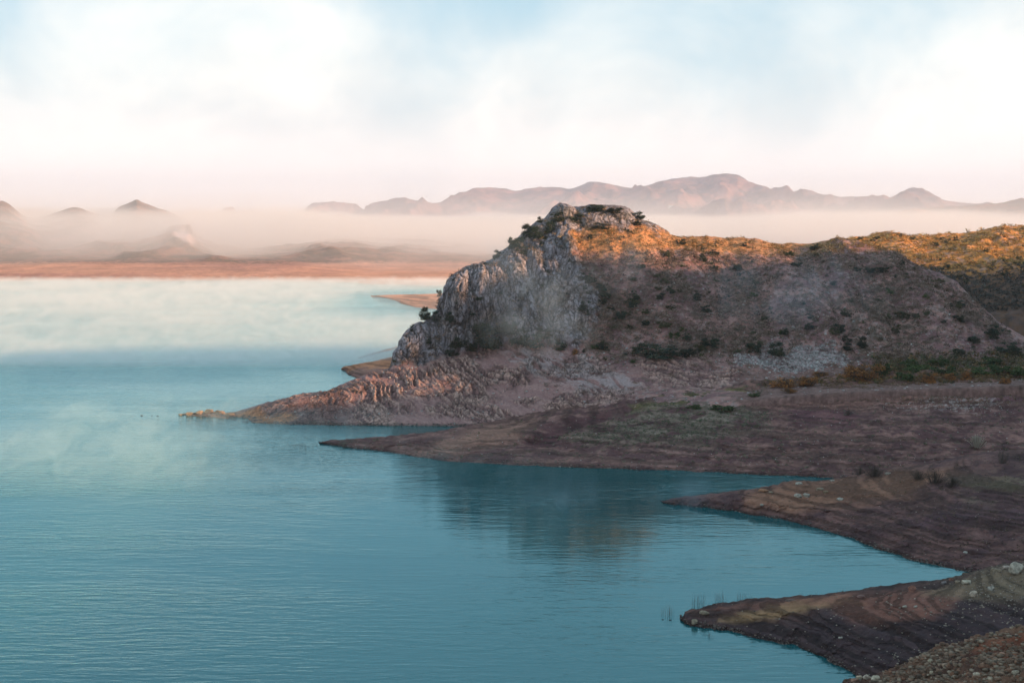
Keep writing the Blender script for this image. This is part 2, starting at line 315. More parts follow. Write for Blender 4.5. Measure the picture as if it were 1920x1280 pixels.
# ------------------------------------------------------------------ generic shore landform
def shoreform(name, rows, px0, px1, step, subs, base, mat, terr=0.5, tstep=1.1, rough=0.35, paint=None, label=None, wetk=.4, dis=None):
    P, PX, PY, T = loft(rows, px0, px1, step, subs)
    N = normals(P); N = N*np.sign(N[..., 2:].mean())
    sh = sstep(.25, 1.8, P[..., 2])
    # old waterlines: steps cut at constant height
    P = P.copy(); low_ = sstep(-1, .4, P[..., 2])*sstep(9, 2, P[..., 2]); P[..., 0] += fbm(P, 4.5, 4, .6, 61)*1.1*low_; P[..., 1] += fbm(P, 4.5, 4, .6, 62)*1.3*low_
    zz = P[..., 2]+fbm(P, 25, 2, seed=5)*.14+fbm(P, 5, 3, seed=15)*.07
    st = (zz/tstep-np.floor(zz/tstep)); stp = (sstep(0, .8, st)-st)*tstep*terr
    zz2 = zz+.3; t2 = tstep*.37; s2 = zz2/t2-np.floor(zz2/t2); stp2 = (sstep(.1, .7, s2)-s2)*t2*terr*.8
    P = P.copy(); P[..., 2] += (stp+stp2)*sh
    D = fbm(P, 11, 4, seed=2)*rough*1.2+fbm(P, 2.2, 4, .6, 3)*rough*.5
    if dis is not None: D = D+dis(P, PX, PY)
    P = P+N*(D*np.clip(sh, .12, 1))[..., None]
    fine = fbm(P, 1.2, 4, .6, 21); med = fbm(P, 6, 4, .55, 22); big = fbm(P, 20, 3, .5, 23)
    b1, b2 = np.array(base[0]), np.array(base[1])
    lines = perlin(zz/.24, P[..., 0]*.03, P[..., 1]*.03)+perlin(zz/.62, P[..., 0]*.02, 0.3)*.7
    col = lerp(b1*np.ones(P.shape), b2, sstep(-.6, .7, med+fine*.5+lines*.9*min(1, terr*1.5)))
    if paint: col = paint(P, PX+fbm(P, 8, 3, seed=33)*14, PY+fbm(P, 6, 3, seed=34)*8, col, fine, med, big)
    if terr: col = col*(1-.5*sstep(.0, .3, lines)*sstep(1.3, .2, np.abs(fine)))[..., None]+col*.25*sstep(-.02, -.4, lines)[..., None]
    wet = sstep(.7, .05, P[..., 2]); col = col*(1-wetk*wet[..., None])
    o = grid_obj(name, P, col, mat, label=label); GR[name] = (P, PX, PY, T); TER.append(o); return o

# middle spit and the terraced shelf under the hill
rows = [
 [(560,'z',-4,336),(598,'z',-4,338),(760,'z',-4,318),(1000,'z',-4,303),(1250,'z',-4,296),(1500,'z',-4,288),(1960,'z',-4,280)],
 [(560,'z',-2,340),(596,'z',-.5,342),(602,831),(650,838),(760,852),(830,864),(900,868),(1000,873),(1100,877),(1250,881),(1400,888),(1500,893),(1600,897),(1960,902)],
 [(560,'z',-2,342),(596,'z',-.4,343),(602,830,'h',0.25),(650,832,'h',0.7),(760,838,'h',1),(850,842,'h',1.6),(1000,842,325),(1200,838,319),(1500,838,312),(1960,845,305)],
 [(560,'z',-2,343),(596,'z',-.4,343.8),(602,829.2,'h',0.35),(650,827,'h',1),(760,824,'h',1.9),(850,818,'h',2.6),(1000,805,342),(1200,790,345),(1500,785,333),(1700,783,331),(1960,780,330)],
 [(560,'z',-2,344),(596,'z',-.4,346),(602,828.4,'h',0.35),(650,822.5,'h',1),(720,820,'h',1.7),(800,812.5,'h',2.2),(870,800.5,'h',2.6),(930,793,364),(1000,784,367),(1050,775,369),(1120,766,371),(1180,752,374),(1230,743,376),(1300,733,378),(1380,724,378),(1420,718,379),(1500,714,378),(1590,709,378),(1700,702,378),(1960,695,380)],
 [(560,'z',-3,348),(602,'z',-2,348),(720,'z',-2,354),(800,'z',-2,360),(870,'z',-1.5,370),(930,'z',.5,380),(1180,'z',5,395),(1400,'z',8,400),(1960,'z',12,405)],
]
def paintB(P, PX, PY, col, fine, med, big):
    c = lerp(col, np.array([.30,.20,.14]), inpoly([(780,850),(900,800),(1000,790),(960,830),(850,850)], PX, PY, 14)*.5)
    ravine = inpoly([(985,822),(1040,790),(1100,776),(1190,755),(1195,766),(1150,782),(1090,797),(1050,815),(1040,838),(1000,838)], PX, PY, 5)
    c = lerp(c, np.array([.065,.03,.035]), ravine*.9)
    c = lerp(c, np.array([.15,.165,.12])*(1+fine[..., None]*.4), inpoly([(1055,815),(1120,800),(1190,765),(1300,745),(1420,750),(1440,800),(1330,828),(1100,834)], PX, PY, 22)*sstep(-.5, .3, med)*.6)
    c = lerp(c, np.array([.105,.12,.035]), inpoly([(1180,760),(1260,745),(1400,728),(1400,742),(1290,757),(1190,768)], PX, PY, 6)*.7)
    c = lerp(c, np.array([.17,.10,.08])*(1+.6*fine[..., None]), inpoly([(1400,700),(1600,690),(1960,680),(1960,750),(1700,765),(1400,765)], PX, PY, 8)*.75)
    c = lerp(c, np.array([.085,.035,.05]), inpoly([(1480,775),(1500,765),(1590,768),(1610,785),(1590,800),(1500,790)], PX, PY, 9)*.5)
    c = lerp(c, np.array([.09,.045,.055]), inpoly([(1640,728),(1800,722),(1880,735),(1800,742),(1650,738)], PX, PY, 5)*.6)
    c = lerp(c, np.array([.09,.045,.06]), inpoly([(1850,738),(1960,730),(1960,752),(1850,750)], PX, PY, 5)*.8)
    c = lerp(c, np.array([.30,.29,.27]), inpoly([(1740,750),(1800,745),(1850,720),(1880,735),(1840,770),(1700,770)], PX, PY, 10)*sstep(.1, .4, fine)*.9)
    return c
def disB(P, PX, PY):
    return fbm(P, 14, 3, seed=44)*1.3*sstep(770, 740, PY)*sstep(1300, 1450, PX)-1.2*inpoly([(985,826),(1040,793),(1100,779),(1190,757),(1198,764),(1150,784),(1090,799),(1050,817),(1030,838)], PX, PY, 9)+fbm(P, 5, 3, seed=14)*.5*sstep(1000, 1100, PX)*sstep(870, 840, PY)
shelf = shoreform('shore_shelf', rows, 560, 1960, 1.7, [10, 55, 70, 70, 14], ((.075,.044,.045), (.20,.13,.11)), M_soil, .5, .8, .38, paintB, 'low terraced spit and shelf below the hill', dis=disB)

# third spit, coming in from the right
rows = [
 [(1200,'z',-4,264),(1240,'z',-4,264),(1500,'z',-4,240),(1700,'z',-4,215),(1960,'z',-4,190)],
 [(1200,'z',-2,268),(1238,'z',-.5,269),(1246,943),(1300,949),(1400,962),(1500,982),(1600,1010),(1680,1040),(1750,1058),(1830,1076),(1960,1105)],
 [(1200,'z',-2,269),(1238,'z',-.4,270),(1246,942,'h',0.3),(1300,940,'h',0.9),(1400,944,'h',1.5),(1500,952,'h',2.2),(1600,962,247),(1700,975,238),(1800,985,231),(1960,1000,225)],
 [(1200,'z',-2,271),(1238,'z',-.4,271),(1246,941,'h',0.4),(1300,934,'h',1.3),(1400,930,'h',2.4),(1500,922,'h',3.6),(1600,915,263),(1700,915,258),(1800,905,254),(1960,905,248)],
 [(1200,'z',-2,272),(1238,'z',-.4,272),(1246,940.2,'h',0.4),(1300,931,'h',1.4),(1350,927,'h',1.9),(1400,920.5,'h',2.5),(1450,913,'h',3.3),(1500,905,'h',4.1),(1550,899,276),(1600,893,276),(1700,882,275),(1760,872,275),(1800,862,276),(1850,852,277),(1960,846,278)],
 [(1200,'z',-3,276),(1300,'z',-2,282),(1500,'z',-2,290),(1600,'z',-1,295),(1700,'z',1,300),(1960,'z',4,305)],
]
def paintC(P, PX, PY, col, fine, med, big):
    c = lerp(col, np.array([.27,.16,.095]), inpoly([(1400,925),(1520,900),(1700,882),(1800,880),(1700,930),(1500,960),(1400,950)], PX, PY, 14)*.6)
    c = lerp(c, np.array([.14,.14,.085]), inpoly([(1780,900),(1960,880),(1960,950),(1840,950)], PX, PY, 20)*sstep(-.3, .4, med)*.7)
    c = lerp(c, np.array([.075,.05,.06]), inpoly([(1700,985),(1800,940),(1960,930),(1960,990),(1850,975),(1780,1000)], PX, PY, 10)*sstep(-.25, .25, med)*.8)
    return c
spit3 = shoreform('shore_spit', rows, 1200, 1960, 1.3, [10, 80, 70, 50, 14], ((.06,.038,.04), (.135,.085,.075)), M_soil, .4, .8, .42, paintC, 'rounded brown spit with small bushes, third from the front')

# fourth spit
rows = [
 [(1240,'z',-4,188),(1272,'z',-4,187),(1480,'z',-4,172),(1600,'z',-4,158),(1960,'z',-4,128)],
 [(1240,'z',-2,190),(1270,'z',-.5,191),(1280,1163),(1340,1180),(1400,1190),(1480,1208),(1540,1232),(1600,1262),(1640,1280),(1720,1312),(1960,1400)],
 [(1240,'z',-2,191),(1270,'z',-.4,192),(1280,1161.5,'h',0.25),(1340,1160,'h',0.8),(1400,1162,'h',1.2),(1500,1166,'h',2),(1600,1180,'h',3),(1700,1190,'h',4),(1800,1195,'h',5),(1960,1200,'h',6.5)],
 [(1240,'z',-2,192),(1270,'z',-.4,193),(1280,1160,'h',0.35),(1340,1146,'h',1.3),(1400,1139,'h',1.9),(1500,1134,'h',2.9),(1600,1136,'h',4),(1700,1130,'h',5.5),(1800,1120,'h',7),(1960,1105,'h',8.5)],
 [(1240,'z',-2,193),(1270,'z',-.4,194),(1280,1158,'h',0.3),(1290,1150,'h',0.8),(1330,1139,'h',1.3),(1400,1128.5,'h',1.8),(1500,1124,'h',2.6),(1580,1118.5,'h',3.3),(1650,1111,'h',4),(1710,1104,'h',4.8),(1780,1093,'h',6),(1830,1077,'h',7.3),(1870,1066,'h',8.2),(1920,1059,'h',9),(1960,1055,'h',9.5)],
 [(1240,'z',-3,196),(1330,'z',-2,201),(1500,'z',-2,207),(1700,'z',-1.5,212),(1960,'z',0,218)],
]
def paintD(P, PX, PY, col, fine, med, big):
    c = lerp(col, np.array([.30,.215,.11]), inpoly([(1340,1165),(1400,1146),(1500,1126),(1600,1122),(1620,1130),(1500,1148),(1400,1168)], PX, PY, 8)*.75)
    c = lerp(c, np.array([.20,.105,.075]), inpoly([(1280,1150),(1400,1128),(1700,1105),(1820,1100),(1760,1160),(1600,1175),(1550,1135),(1380,1140)], PX, PY, 9)*.7)
    c = lerp(c, np.array([.17,.15,.095]), inpoly([(1730,1110),(1830,1070),(1960,1050),(1960,1130),(1830,1125)], PX, PY, 10)*.7)
    c = lerp(c, np.array([.04,.033,.038]), inpoly([(1400,1180),(1560,1150),(1700,1190),(1790,1125),(1960,1130),(1960,1220),(1700,1270),(1560,1240)], PX, PY, 16)*.7)
    return c
def disD(P, PX, PY):
    a = P[..., 0]*.55+P[..., 1]*.83; return (1-np.abs(perlin(P[..., 2]/.5+a*.05, a*.06, P[..., 0]*.03))*2)*.22*sstep(1120, 1160, PY)
spit4 = shoreform('near_spit', rows, 1240, 1960, 1.2, [10, 90, 80, 60, 14], ((.032,.024,.026), (.072,.048,.044)), M_soil, .45, .6, .36, paintD, 'dark near spit strewn with pale stones', dis=disD)

# near bank, bottom right corner
rows = [
 [(1540,'z',-3,150),(1600,1330,138),(1700,1360,128),(1960,1420,112)],
 [(1540,'z',-2,152),(1590,1290,149),(1650,1290,143),(1800,1290,132),(1960,1290,124)],
 [(1540,'z',-2,153),(1590,1281,151),(1640,1268,149),(1700,1256,145),(1800,1240,139),(1960,1225,132)],
 [(1540,'z',-2,155),(1590,1278,152),(1620,1268,152),(1660,1256,151),(1700,1245,149),(1730,1226,148),(1800,1207,146),(1860,1193,144),(1920,1183,142),(1960,1178,141)],
 [(1540,'z',-4,158),(1600,'z',-3,157),(1700,'z',-1,155),(1960,'z',8,150)],
]
def paintE(P, PX, PY, col, fine, med, big):
    c = lerp(col, np.array([.26,.10,.05]), inpoly([(1800,1215),(1920,1195),(1960,1200),(1930,1245),(1840,1240)], PX, PY, 12)*.6)
    return lerp(c, np.array([.05,.035,.03]), inpoly([(1700,1262),(1760,1240),(1960,1195),(1960,1208),(1780,1252)], PX, PY, 5)*.6)
bank = shoreform('near_bank', rows, 1540, 1960, 1.0, [40, 80, 70, 14], ((.07,.045,.035), (.15,.095,.06)), M_soil, .0, .8, .95, paintE, 'stony brown bank in the bottom corner')

# small sandy arm behind the cliff and the low sand bar further out
rows = [
 [(610,'z',-4,480),(960,'z',-4,470)],
 [(610,'z',-2,495),(643,'z',-.4,505),(650,700),(670,708),(700,714),(960,720)],
 [(610,'z',-2,500),(643,'z',-.3,508),(650,694,'h',0.6),(700,694,'h',1.5),(960,690,505)],
 [(610,'z',-2,506),(641,'z',-.3,512),(648,687.5,'h',0.9),(700,679,'h',2),(760,668,'h',2.8),(960,650,560)],
 [(610,'z',-3,520),(650,'z',-2,530),(760,'z',-2,570),(960,'z',-2,600)]]
def paintF(P, PX, PY, col, fine, med, big): return lerp(col, np.array([.42,.21,.10]), sstep(694, 688, PY)*.8)  # sandy top, with the warm sunlight on it painted into the colour
arm = shoreform('sandy_arm', rows, 610, 960, 2, [6, 16, 20, 20, 8], ((.17,.10,.085), (.24,.15,.11)), M_soil, .5, 1, .2, paintF, 'small sandy arm jutting out behind the rocky cliff')
rows = [
 [(660,'z',-4,840),(960,'z',-4,780)],
 [(660,'z',-2,990),(690,'z',-.5,980),(700,556.5),(740,563),(755,570),(790,577),(960,586)],
 [(660,'z',-2,1000),(690,'z',-.4,1000),(700,555,'h',0.3),(760,558,'h',1),(960,565,'h',2)],
 [(660,'z',-2,1010),(690,'z',-.4,1015),(700,554,'h',0.3),(760,552.5,'h',1.2),(960,551,'h',3)],
 [(660,'z',-3,1030),(960,'z',-3,1090)]]
bar = shoreform('sand_bar', rows, 660, 960, 2, [6, 20, 30, 10], ((.42,.22,.13), (.50,.28,.17)), M_soil, .3, 1, .12, None, 'low orange sand bar beyond the cliff')

# ------------------------------------------------------------------ far land
def farform(name, rows, px0, px1, step, subs, base, amp, sc, paint=None, label=None, asp=(1, 1, 1), crest=99):
    P, PX, PY, T = loft(rows, px0, px1, step, subs)
    N = normals(P); N = N*np.sign(N[..., 2:].mean())
    D = (ridged(P, sc, 5, .5, 3, asp)-.9)*amp+fbm(P, sc*.25, 4, .6, 5)*amp*.35
    D = D*(1-.72*np.exp(-((T-crest)/.55)**2))
    P = P+N*(D*sstep(3, 25, P[..., 2]))[..., None]
    if crest == 6: P[..., 2] = np.where(T > 1.25, np.maximum(P[..., 2], 1.0+fbm(P, 60, 3, .5, 7)*.8), P[..., 2]); P[..., 1] += fbm(P*np.array([1, 0, 0]), 70, 4, .6, 9)*22*np.exp(-((T-1)/.6)**2)
    fine = fbm(P, sc*.06, 4, .65, 21); med = fbm(P, sc*.35, 4, .6, 22)
    col = lerp(np.array(base[0])*np.ones(P.shape), np.array(base[1]), sstep(-.4, .5, med+fine*.7))
    if paint: col = paint(P, PX, PY, col, fine, med)
    GR[name] = (P, PX, PY, T); o = grid_obj(name, P, col, M_far, label=label); TER.append(o); return o
# rear ridge at the right, lit along its crest
rows = [
 [(1560,'z',-2,500),(1700,'z',4,500),(1960,'z',8,470)],
 [(1560,'z',6,530),(1700,'z',16,530),(1800,'z',20,510),(1960,'z',24,490)],
 [(1560,'z',20,580),(1700,500,575),(1740,500,570),(1860,500,560),(1960,495,555)],
 [(1560,470,610),(1640,462,610),(1740,465,610),(1860,462,605),(1960,460,600)],
 [(1560,450,640),(1610,443,645),(1640,440,650),(1700,435,655),(1780,431,660),(1850,430,660),(1960,429,660)],
 [(1560,'z',30,720),(1960,'z',35,740)]]
def paintJ(P, PX, PY, col, fine, med):
    f = fbm(P, 3.0, 4, .6, 61)
    col = lerp(np.array([.50,.26,.08])*np.ones(P.shape), np.array([.42,.28,.20]), sstep(0, .5, f))
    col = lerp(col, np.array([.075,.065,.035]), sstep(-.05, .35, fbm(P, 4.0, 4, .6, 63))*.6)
    return lerp(col, np.array([.045,.045,.048])*(1+fine[..., None]*.5), sstep(488, 520, PY+fine*14)*.85)  # valley shadow on the lower slope painted into the colour
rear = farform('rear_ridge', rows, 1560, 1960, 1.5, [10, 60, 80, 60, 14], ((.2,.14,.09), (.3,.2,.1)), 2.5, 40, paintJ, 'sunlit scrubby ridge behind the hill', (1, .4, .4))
# far shore with its drawdown terraces and hills
rows = [
 [(-200,'z',-4,1180),(2100,'z',-4,1180)],
 [(-200,527.5),(200,527),(500,527.5),(640,530),(700,534),(900,536),(2100,538)],
 [(-200,508,1320),(300,508,1320),(500,512,1300),(700,520,1270),(2100,528,1260)],
 [(-200,491,1500),(0,491,1500),(300,491,1480),(500,494,1430),(640,508,1400),(800,520,1380),(2100,520,1380)],
 [(-200,478,1600),(0,474,1600),(100,480,1600),(200,484,1600),(250,470,1600),(330,468,1600),(400,474,1580),(440,486,1550),(560,488,1550),(620,484,1560),(700,492,1560),(900,505,1500),(2100,505,1500)],
 [(-200,440,1750),(0,428,1750),(60,445,1750),(120,462,1700),(250,462,1680),(300,448,1720),(330,432,1750),(350,430,1760),(372,455,1740),(430,478,1650),(530,474,1650),(590,466,1650),(650,466,1650),(710,474,1650),(900,480,1700),(2100,480,1700)],
 [(-200,400,2450),(0,378,2450),(60,410,2450),(105,398,2500),(140,389,2550),(180,401,2550),(200,404,2600),(228,386,2600),(246,378,2600),(256,373.5,2600),(266,378,2600),(290,387,2600),(330,403,2600),(400,425,2600),(480,440,2600),(700,440,2600),(2100,440,2600)],
 [(-200,'z',10,3200),(2100,'z',10,3200)],
 [(-200,'z',8,9000),(2100,'z',8,9000)]]
def paintH(P, PX, PY, col, fine, med):
    sand = lerp(np.array([.50,.30,.20])*np.ones(P.shape), np.array([.36,.21,.16]), sstep(-.3, .5, perlin(P[..., 2]/2.2, P[..., 0]/400, 0.2)+fine*.4))
    col = lerp(col, sand, sstep(488, 494, PY+fine*5))
    wh = inpoly([(322,436),(345,430),(368,448),(362,460),(335,452)], PX, PY, 4)
    return lerp(col, np.array([.62,.56,.52]), wh*.9)
far = farform('far_shore', rows, -200, 2100, 3, [4, 20, 30, 40, 50, 60, 40, 10], ((.10,.085,.06), (.24,.15,.11)), 6, 110, paintH, 'far sandy lake shore with misty hills', (1, .6, .8), 6)
# mountain range
rows = [
 [(300,'z',0,3400),(2100,'z',0,3100)],
 [(300,'z',20,3900),(560,'z',20,3900),(900,'z',30,3900),(1400,'z',40,3700),(2100,'z',45,3300)],
 [(300,425,4600),(560,418,4600),(700,408,4600),(900,395,4500),(1250,388,4300),(1500,395,4200),(1700,400,4000),(2100,396,3800)],
 [(300,430,5400),(520,412,5400),(560,403,5400),(590,389,5400),(620,386,5400),(660,390,5400),(682,401,5400),(700,393,5400),(730,380,5300),(765,386,5300),(830,377,5300),(900,359,5200),(960,358,5200),(1000,348,5200),(1040,345,5200),(1072,352,5200),(1120,342,5200),(1190,348,5200),(1250,343,5100),(1310,340,5100),(1345,335,5000),(1380,330,5000),(1415,347,5000),(1450,361,5000),(1500,366,5000),(1560,366,5000),(1620,363,4900),(1670,371,4900),(1715,360,4800),(1745,370,4800),(1775,382,4800),(1850,390,4800),(2100,400,4800)],
 [(300,'z',0,7500),(2100,'z',0,7500)]]
mtn = farform('mountain_range', rows, 300, 2100, 3, [10, 50, 90, 30], ((.12,.10,.12), (.27,.18,.18)), 70, 520, None, 'long mountain range beyond the fog', (1, .35, .35), 3)
rows = [
 [(1560,'z',0,2600),(2200,'z',0,2400)],
 [(1560,'z',10,2900),(1700,'z',18,2900),(2200,'z',24,2700)],
 [(1560,440,3300),(1630,425,3300),(1700,412,3200),(1800,404,3200),(2200,396,3100)],
 [(1560,440,3600),(1620,424,3600),(1680,408,3600),(1730,396,3600),(1780,386,3550),(1830,379,3500),(1880,376,3500),(1920,374,3500),(2200,365,3500)],
 [(1560,'z',0,4400),(2200,'z',0,4400)]]
mtn2 = farform('foothill', rows, 1560, 2200, 3, [10, 40, 60, 20], ((.14,.11,.08), (.33,.20,.14)), 30, 260, None, 'nearer foothill at the right end of the range', (1, .4, .4), 3)
# valley side to the right of the frame: it stands between the low sun and the bay
ys = np.linspace(-600, 640, 300); us = np.linspace(0, 1, 40)
prof = np.interp(ys, [-600,-200,0,200,280,288,300,313,323,331,341,368,379,401,430,500,540,570,640], [80,95,85,85,93,89.5,84,80,80,106,111,110,99,91,85,79,70,56,30])
x0 = np.maximum(np.interp(ys, [-600,150,300,400,520,640], [220,205,205,220,255,300]), 0)
Pv = np.zeros((300, 40, 3)); xx = x0[:, None]+us[None, :]*260
hh = np.where(us < .2, sstep(0, .2, us)*1.0, 1-sstep(.2, 1, us)*.8)
Pv[..., 0] = xx; Pv[..., 1] = ys[:, None]; Pv[..., 2] = prof[:, None]*hh[None, :]-2*(1-hh[None, :])
Pv[..., 2] += fbm(Pv, 14, 4, seed=3)*1.2
cv = lerp(np.array([.15,.10,.08])*np.ones(Pv.shape), np.array([.24,.16,.11]), sstep(-.4, .4, fbm(Pv, 12, 4, .6, 3)))
side = grid_obj('valley_side', Pv, cv, M_soil, label='hillside that closes the bay on the right'); TER.append(side)

# ------------------------------------------------------------------ lake
m = bpy.data.materials.new('lake_water'); m.use_nodes = True; t = NT(m.node_tree); t.n.clear()
pos = t('ShaderNodeNewGeometry').outputs['Position']
w1 = t.noise(t.vmap(pos, (.16, .75, 1), rot=(0, 0, R(4))), 1.0, 3, .5, .4)
w2 = t.noise(t.vmap(pos, (.5, 1.5, 1), (9, 3, 0), (0, 0, R(-9))), 1.0, 3, .55)
calm = t.ramp(t.noise(t.vmap(pos, (.006, .022, 1), (2, 5, 0)), 1.0, 5, .6, .6), .36, .62, .35, 1.3)
hgt = t.math('MULTIPLY', t.math('ADD', t.math('MULTIPLY', w1, .9), t.math('MULTIPLY', w2, .35)), calm)
sx = t('ShaderNodeSeparateXYZ', {0: pos})
wind = t.math('MAXIMUM', t.ramp(sx.outputs[1], 330, 420), t.math('MULTIPLY', t.ramp(sx.outputs[0], -10, -70), .75))   # the cove is sheltered, the open lake ruffled
bp = t('ShaderNodeBump', {'Strength': 1.0, 'Distance': t.math('MULTIPLY_ADD', wind, .20, .075), 'Height': hgt}).outputs[0]
tint = t.mix(t.noise(t.vmap(pos, (.01, .02, 1)), 1.0, 3, .5), (.005, .066, .084), (.005, .092, .100))
fr = t('ShaderNodeFresnel', {'IOR': 1.75, 'Normal': bp}).outputs[0]
df = t('ShaderNodeBsdfDiffuse', {'Color': tint, 'Normal': bp}); gl = t('ShaderNodeBsdfGlossy', {'Color': (.62, .94, 1.0, 1), 'Roughness': .05, 'Normal': bp})
b = t('ShaderNodeMixShader', {0: fr, 1: df.outputs[0], 2: gl.outputs[0]})
o = t('ShaderNodeOutputMaterial'); t.l.new(b.outputs[0], o.inputs[0]); M_water = m
xs = np.array([-9000, -2500, -900, -300, 0, 300, 900, 2500, 9000.]); ysw = np.array([-1500, -200, 0, 150, 300, 600, 1000, 1300, 3300.])
Pw = np.zeros((len(ysw), len(xs), 3)); Pw[..., 0] = xs[None]; Pw[..., 1] = ysw[:, None]
water = grid_obj('water', Pw, None, M_water, label='calm teal lake')
xs = np.linspace(-20000, 20000, 21); ysg = np.linspace(-3000, 30000, 18)
Pg = np.zeros((len(ysg), len(xs), 3)); Pg[..., 0] = xs[None]; Pg[..., 1] = ysg[:, None]; Pg[..., 2] = -9
ground = grid_obj('ground', Pg, np.ones(Pg.shape)*np.array([.2, .15, .1]), M_far, label='lake bed and plain reaching to the horizon')

# ------------------------------------------------------------------ plants, stones and small things
rnd = random.Random(11); nr = np.random.RandomState(5)
bpy.context.view_layer.update(); DG = bpy.context.evaluated_depsgraph_get()
water.hide_set(True); DG.update()
def hit(px, py):                            # where the sight line of the photo meets the land
    o_ = Vector((0, 0, H)); d = pxdir(px, py); ok, loc, nn, i, ob, mx = S.ray_cast(DG, o_, d, distance=9000)
    while ok and ob.name in ('water', 'ground'): ok, loc, nn, i, ob, mx = S.ray_cast(DG, loc+d*.05, d, distance=9000)
    return (loc, ob.name) if ok else (None, None)
def on_land(x, y):
    ok, loc, *_ = S.ray_cast(DG, Vector((x, y, 200)), Vector((0, 0, -1))); return loc.z if ok else 0.0
def raw_mesh(name, V, Q, mats, col=None, smooth=False, mi=None):
    V = np.asarray(V, np.float32); Q = np.asarray(Q, np.int32); k = Q.shape[1]
    me = bpy.data.meshes.new(name); me.vertices.add(len(V)); me.vertices.foreach_set('co', V.reshape(-1))
    me.loops.add(Q.size); me.loops.foreach_set('vertex_index', Q.reshape(-1)); me.polygons.add(len(Q))
    me.polygons.foreach_set('loop_start', np.arange(0, Q.size, k, dtype=np.int32))
    if smooth: me.polygons.foreach_set('use_smooth', np.ones(len(Q), bool))
    for m in mats: me.materials.append(m)
    if mi is not None: me.polygons.foreach_set('material_index', np.asarray(mi, np.int32))
    me.update(calc_edges=True)
    if col is not None:
        at = me.color_attributes.new('albedo', 'FLOAT_COLOR', 'POINT'); cc = np.ones((len(V), 4), np.float32); cc[:, :3] = col; at.data.foreach_set('color', cc.reshape(-1))
    return me
def leaf_mat(name, c1, c2, c3=None):
    m = bpy.data.materials.new(name); m.use_nodes = True; t = NT(m.node_tree); t.n.clear()
    g = t('ShaderNodeNewGeometry'); ri = g.outputs['Random Per Island']; oi = t('ShaderNodeObjectInfo').outputs['Random']
    c = t.mix(ri, c1, c2)
    if c3: c = t.mix(t.ramp(t.noise(g.outputs['Position'], .5, 3), .42, .62), c, c3)
    c = t('ShaderNodeVectorMath', {0: c, 3: t.ramp(oi, 0, 1, .7, 1.3, False)}, operation='SCALE').outputs[0]
    b = t('ShaderNodeBsdfPrincipled', {'Base Color': c, 'Roughness': .8, 'Specular IOR Level': .2})
    tr = t('ShaderNodeBsdfTranslucent', {'Color': c}); mx = t('ShaderNodeMixShader', {0: .2, 1: b.outputs[0], 2: tr.outputs[0]})
    o = t('ShaderNodeOutputMaterial'); t.l.new(mx.outputs[0], o.inputs[0]); return m
L_dark = leaf_mat('evergreen_leaves', (.022, .034, .026), (.06, .075, .045), (.035, .05, .045))
L_olive = leaf_mat('olive_scrub_leaves', (.05, .055, .03), (.11, .10, .06))
L_green = leaf_mat('green_leaves', (.03, .055, .02), (.08, .11, .035))
L_orange = leaf_mat('rusty_leaves', (.30, .11, .035), (.50, .21, .05), (.20, .09, .04))
L_grey = leaf_mat('bare_grey_twigs', (.10, .085, .08), (.20, .165, .15))
L_pale = leaf_mat('bleached_wood', (.36, .30, .24), (.55, .48, .40))
L_twig = leaf_mat('dark_twigs', (.05, .04, .035), (.09, .07, .06))
def leafquads(C, n, size, asp=.55):
    U = nr.normal(size=(n, 3)); U /= np.linalg.norm(U, axis=1, keepdims=True)
    A = nr.normal(size=(n, 3)); Vv = np.cross(U, A); Vv /= np.linalg.norm(Vv, axis=1, keepdims=True)
    s_ = size*nr.uniform(.6, 1.4, (n, 1)); U = U*s_; Vv = Vv*s_*asp
    return np.stack([C-U, C-Vv*.9+U*.1, C+U, C+Vv*.9], 1).reshape(-1, 3), np.arange(n*4).reshape(-1, 4)
def crown_mesh(name, mat, nl=900, nc=16, leaf=.06, flat=1.0, hollow=.55, skew=0.0, low=0.02):
    """unit crown: width 1, height about 1*flat, base at z=0; leaves gathered in uneven clumps"""
    cs = []
    while len(cs) < nc:
        a = nr.uniform(0, 2*math.pi); r = nr.uniform(0, 1)**.6*.40; zc = nr.uniform(.0, .9)*nr.uniform(.5, 1)
        if r < .44*math.sqrt(max(0, 1-max(0, zc-.2)**2*2.2)): cs.append((r*math.cos(a)+skew*zc, r*math.sin(a), zc*flat, nr.uniform(.09, .20)))
    cs = np.array(cs); k = nr.choice(nc, nl, p=cs[:, 3]**2/(cs[:, 3]**2).sum())
    d = nr.normal(size=(nl, 3)); d /= np.linalg.norm(d, axis=1, keepdims=True); rad = nr.uniform(hollow*.5, 1.0, (nl, 1))*np.where(nr.uniform(size=(nl, 1)) < .12, 1.5, 1.0)
    C = cs[k, :3]+d*rad*cs[k, 3:4]*np.array([1, 1, .8]); C[:, 2] = np.maximum(C[:, 2], low)
    V, Q = leafquads(C, nl, leaf); return raw_mesh(name, V, Q, [mat]), cs
def tube_path(pts, r0, r1, sides=5):
    pts = np.array(pts, float); V, Q = [], []
    for i, p in enumerate(pts):
        d = pts[min(i+1, len(pts)-1)]-pts[max(i-1, 0)]; d /= np.linalg.norm(d)+1e-9; a = np.cross(d, [0.31, .2, .93]); a /= np.linalg.norm(a); b = np.cross(d, a)
        r = r0+(r1-r0)*i/(len(pts)-1)
        for j in range(sides): th = 2*math.pi*j/sides; V.append(p+r*(a*math.cos(th)+b*math.sin(th)))
    for i in range(len(pts)-1):
        for j in range(sides): a0 = i*sides+j; a1 = i*sides+(j+1) % sides; Q.append([a0, a1, a1+sides, a0+sides])
    return V, Q
def join(parts):
    V, Q = [], []
    for v, q in parts: o_ = len(V); V += list(v); Q += [[i+o_ for i in f] for f in q]
    return V, Q
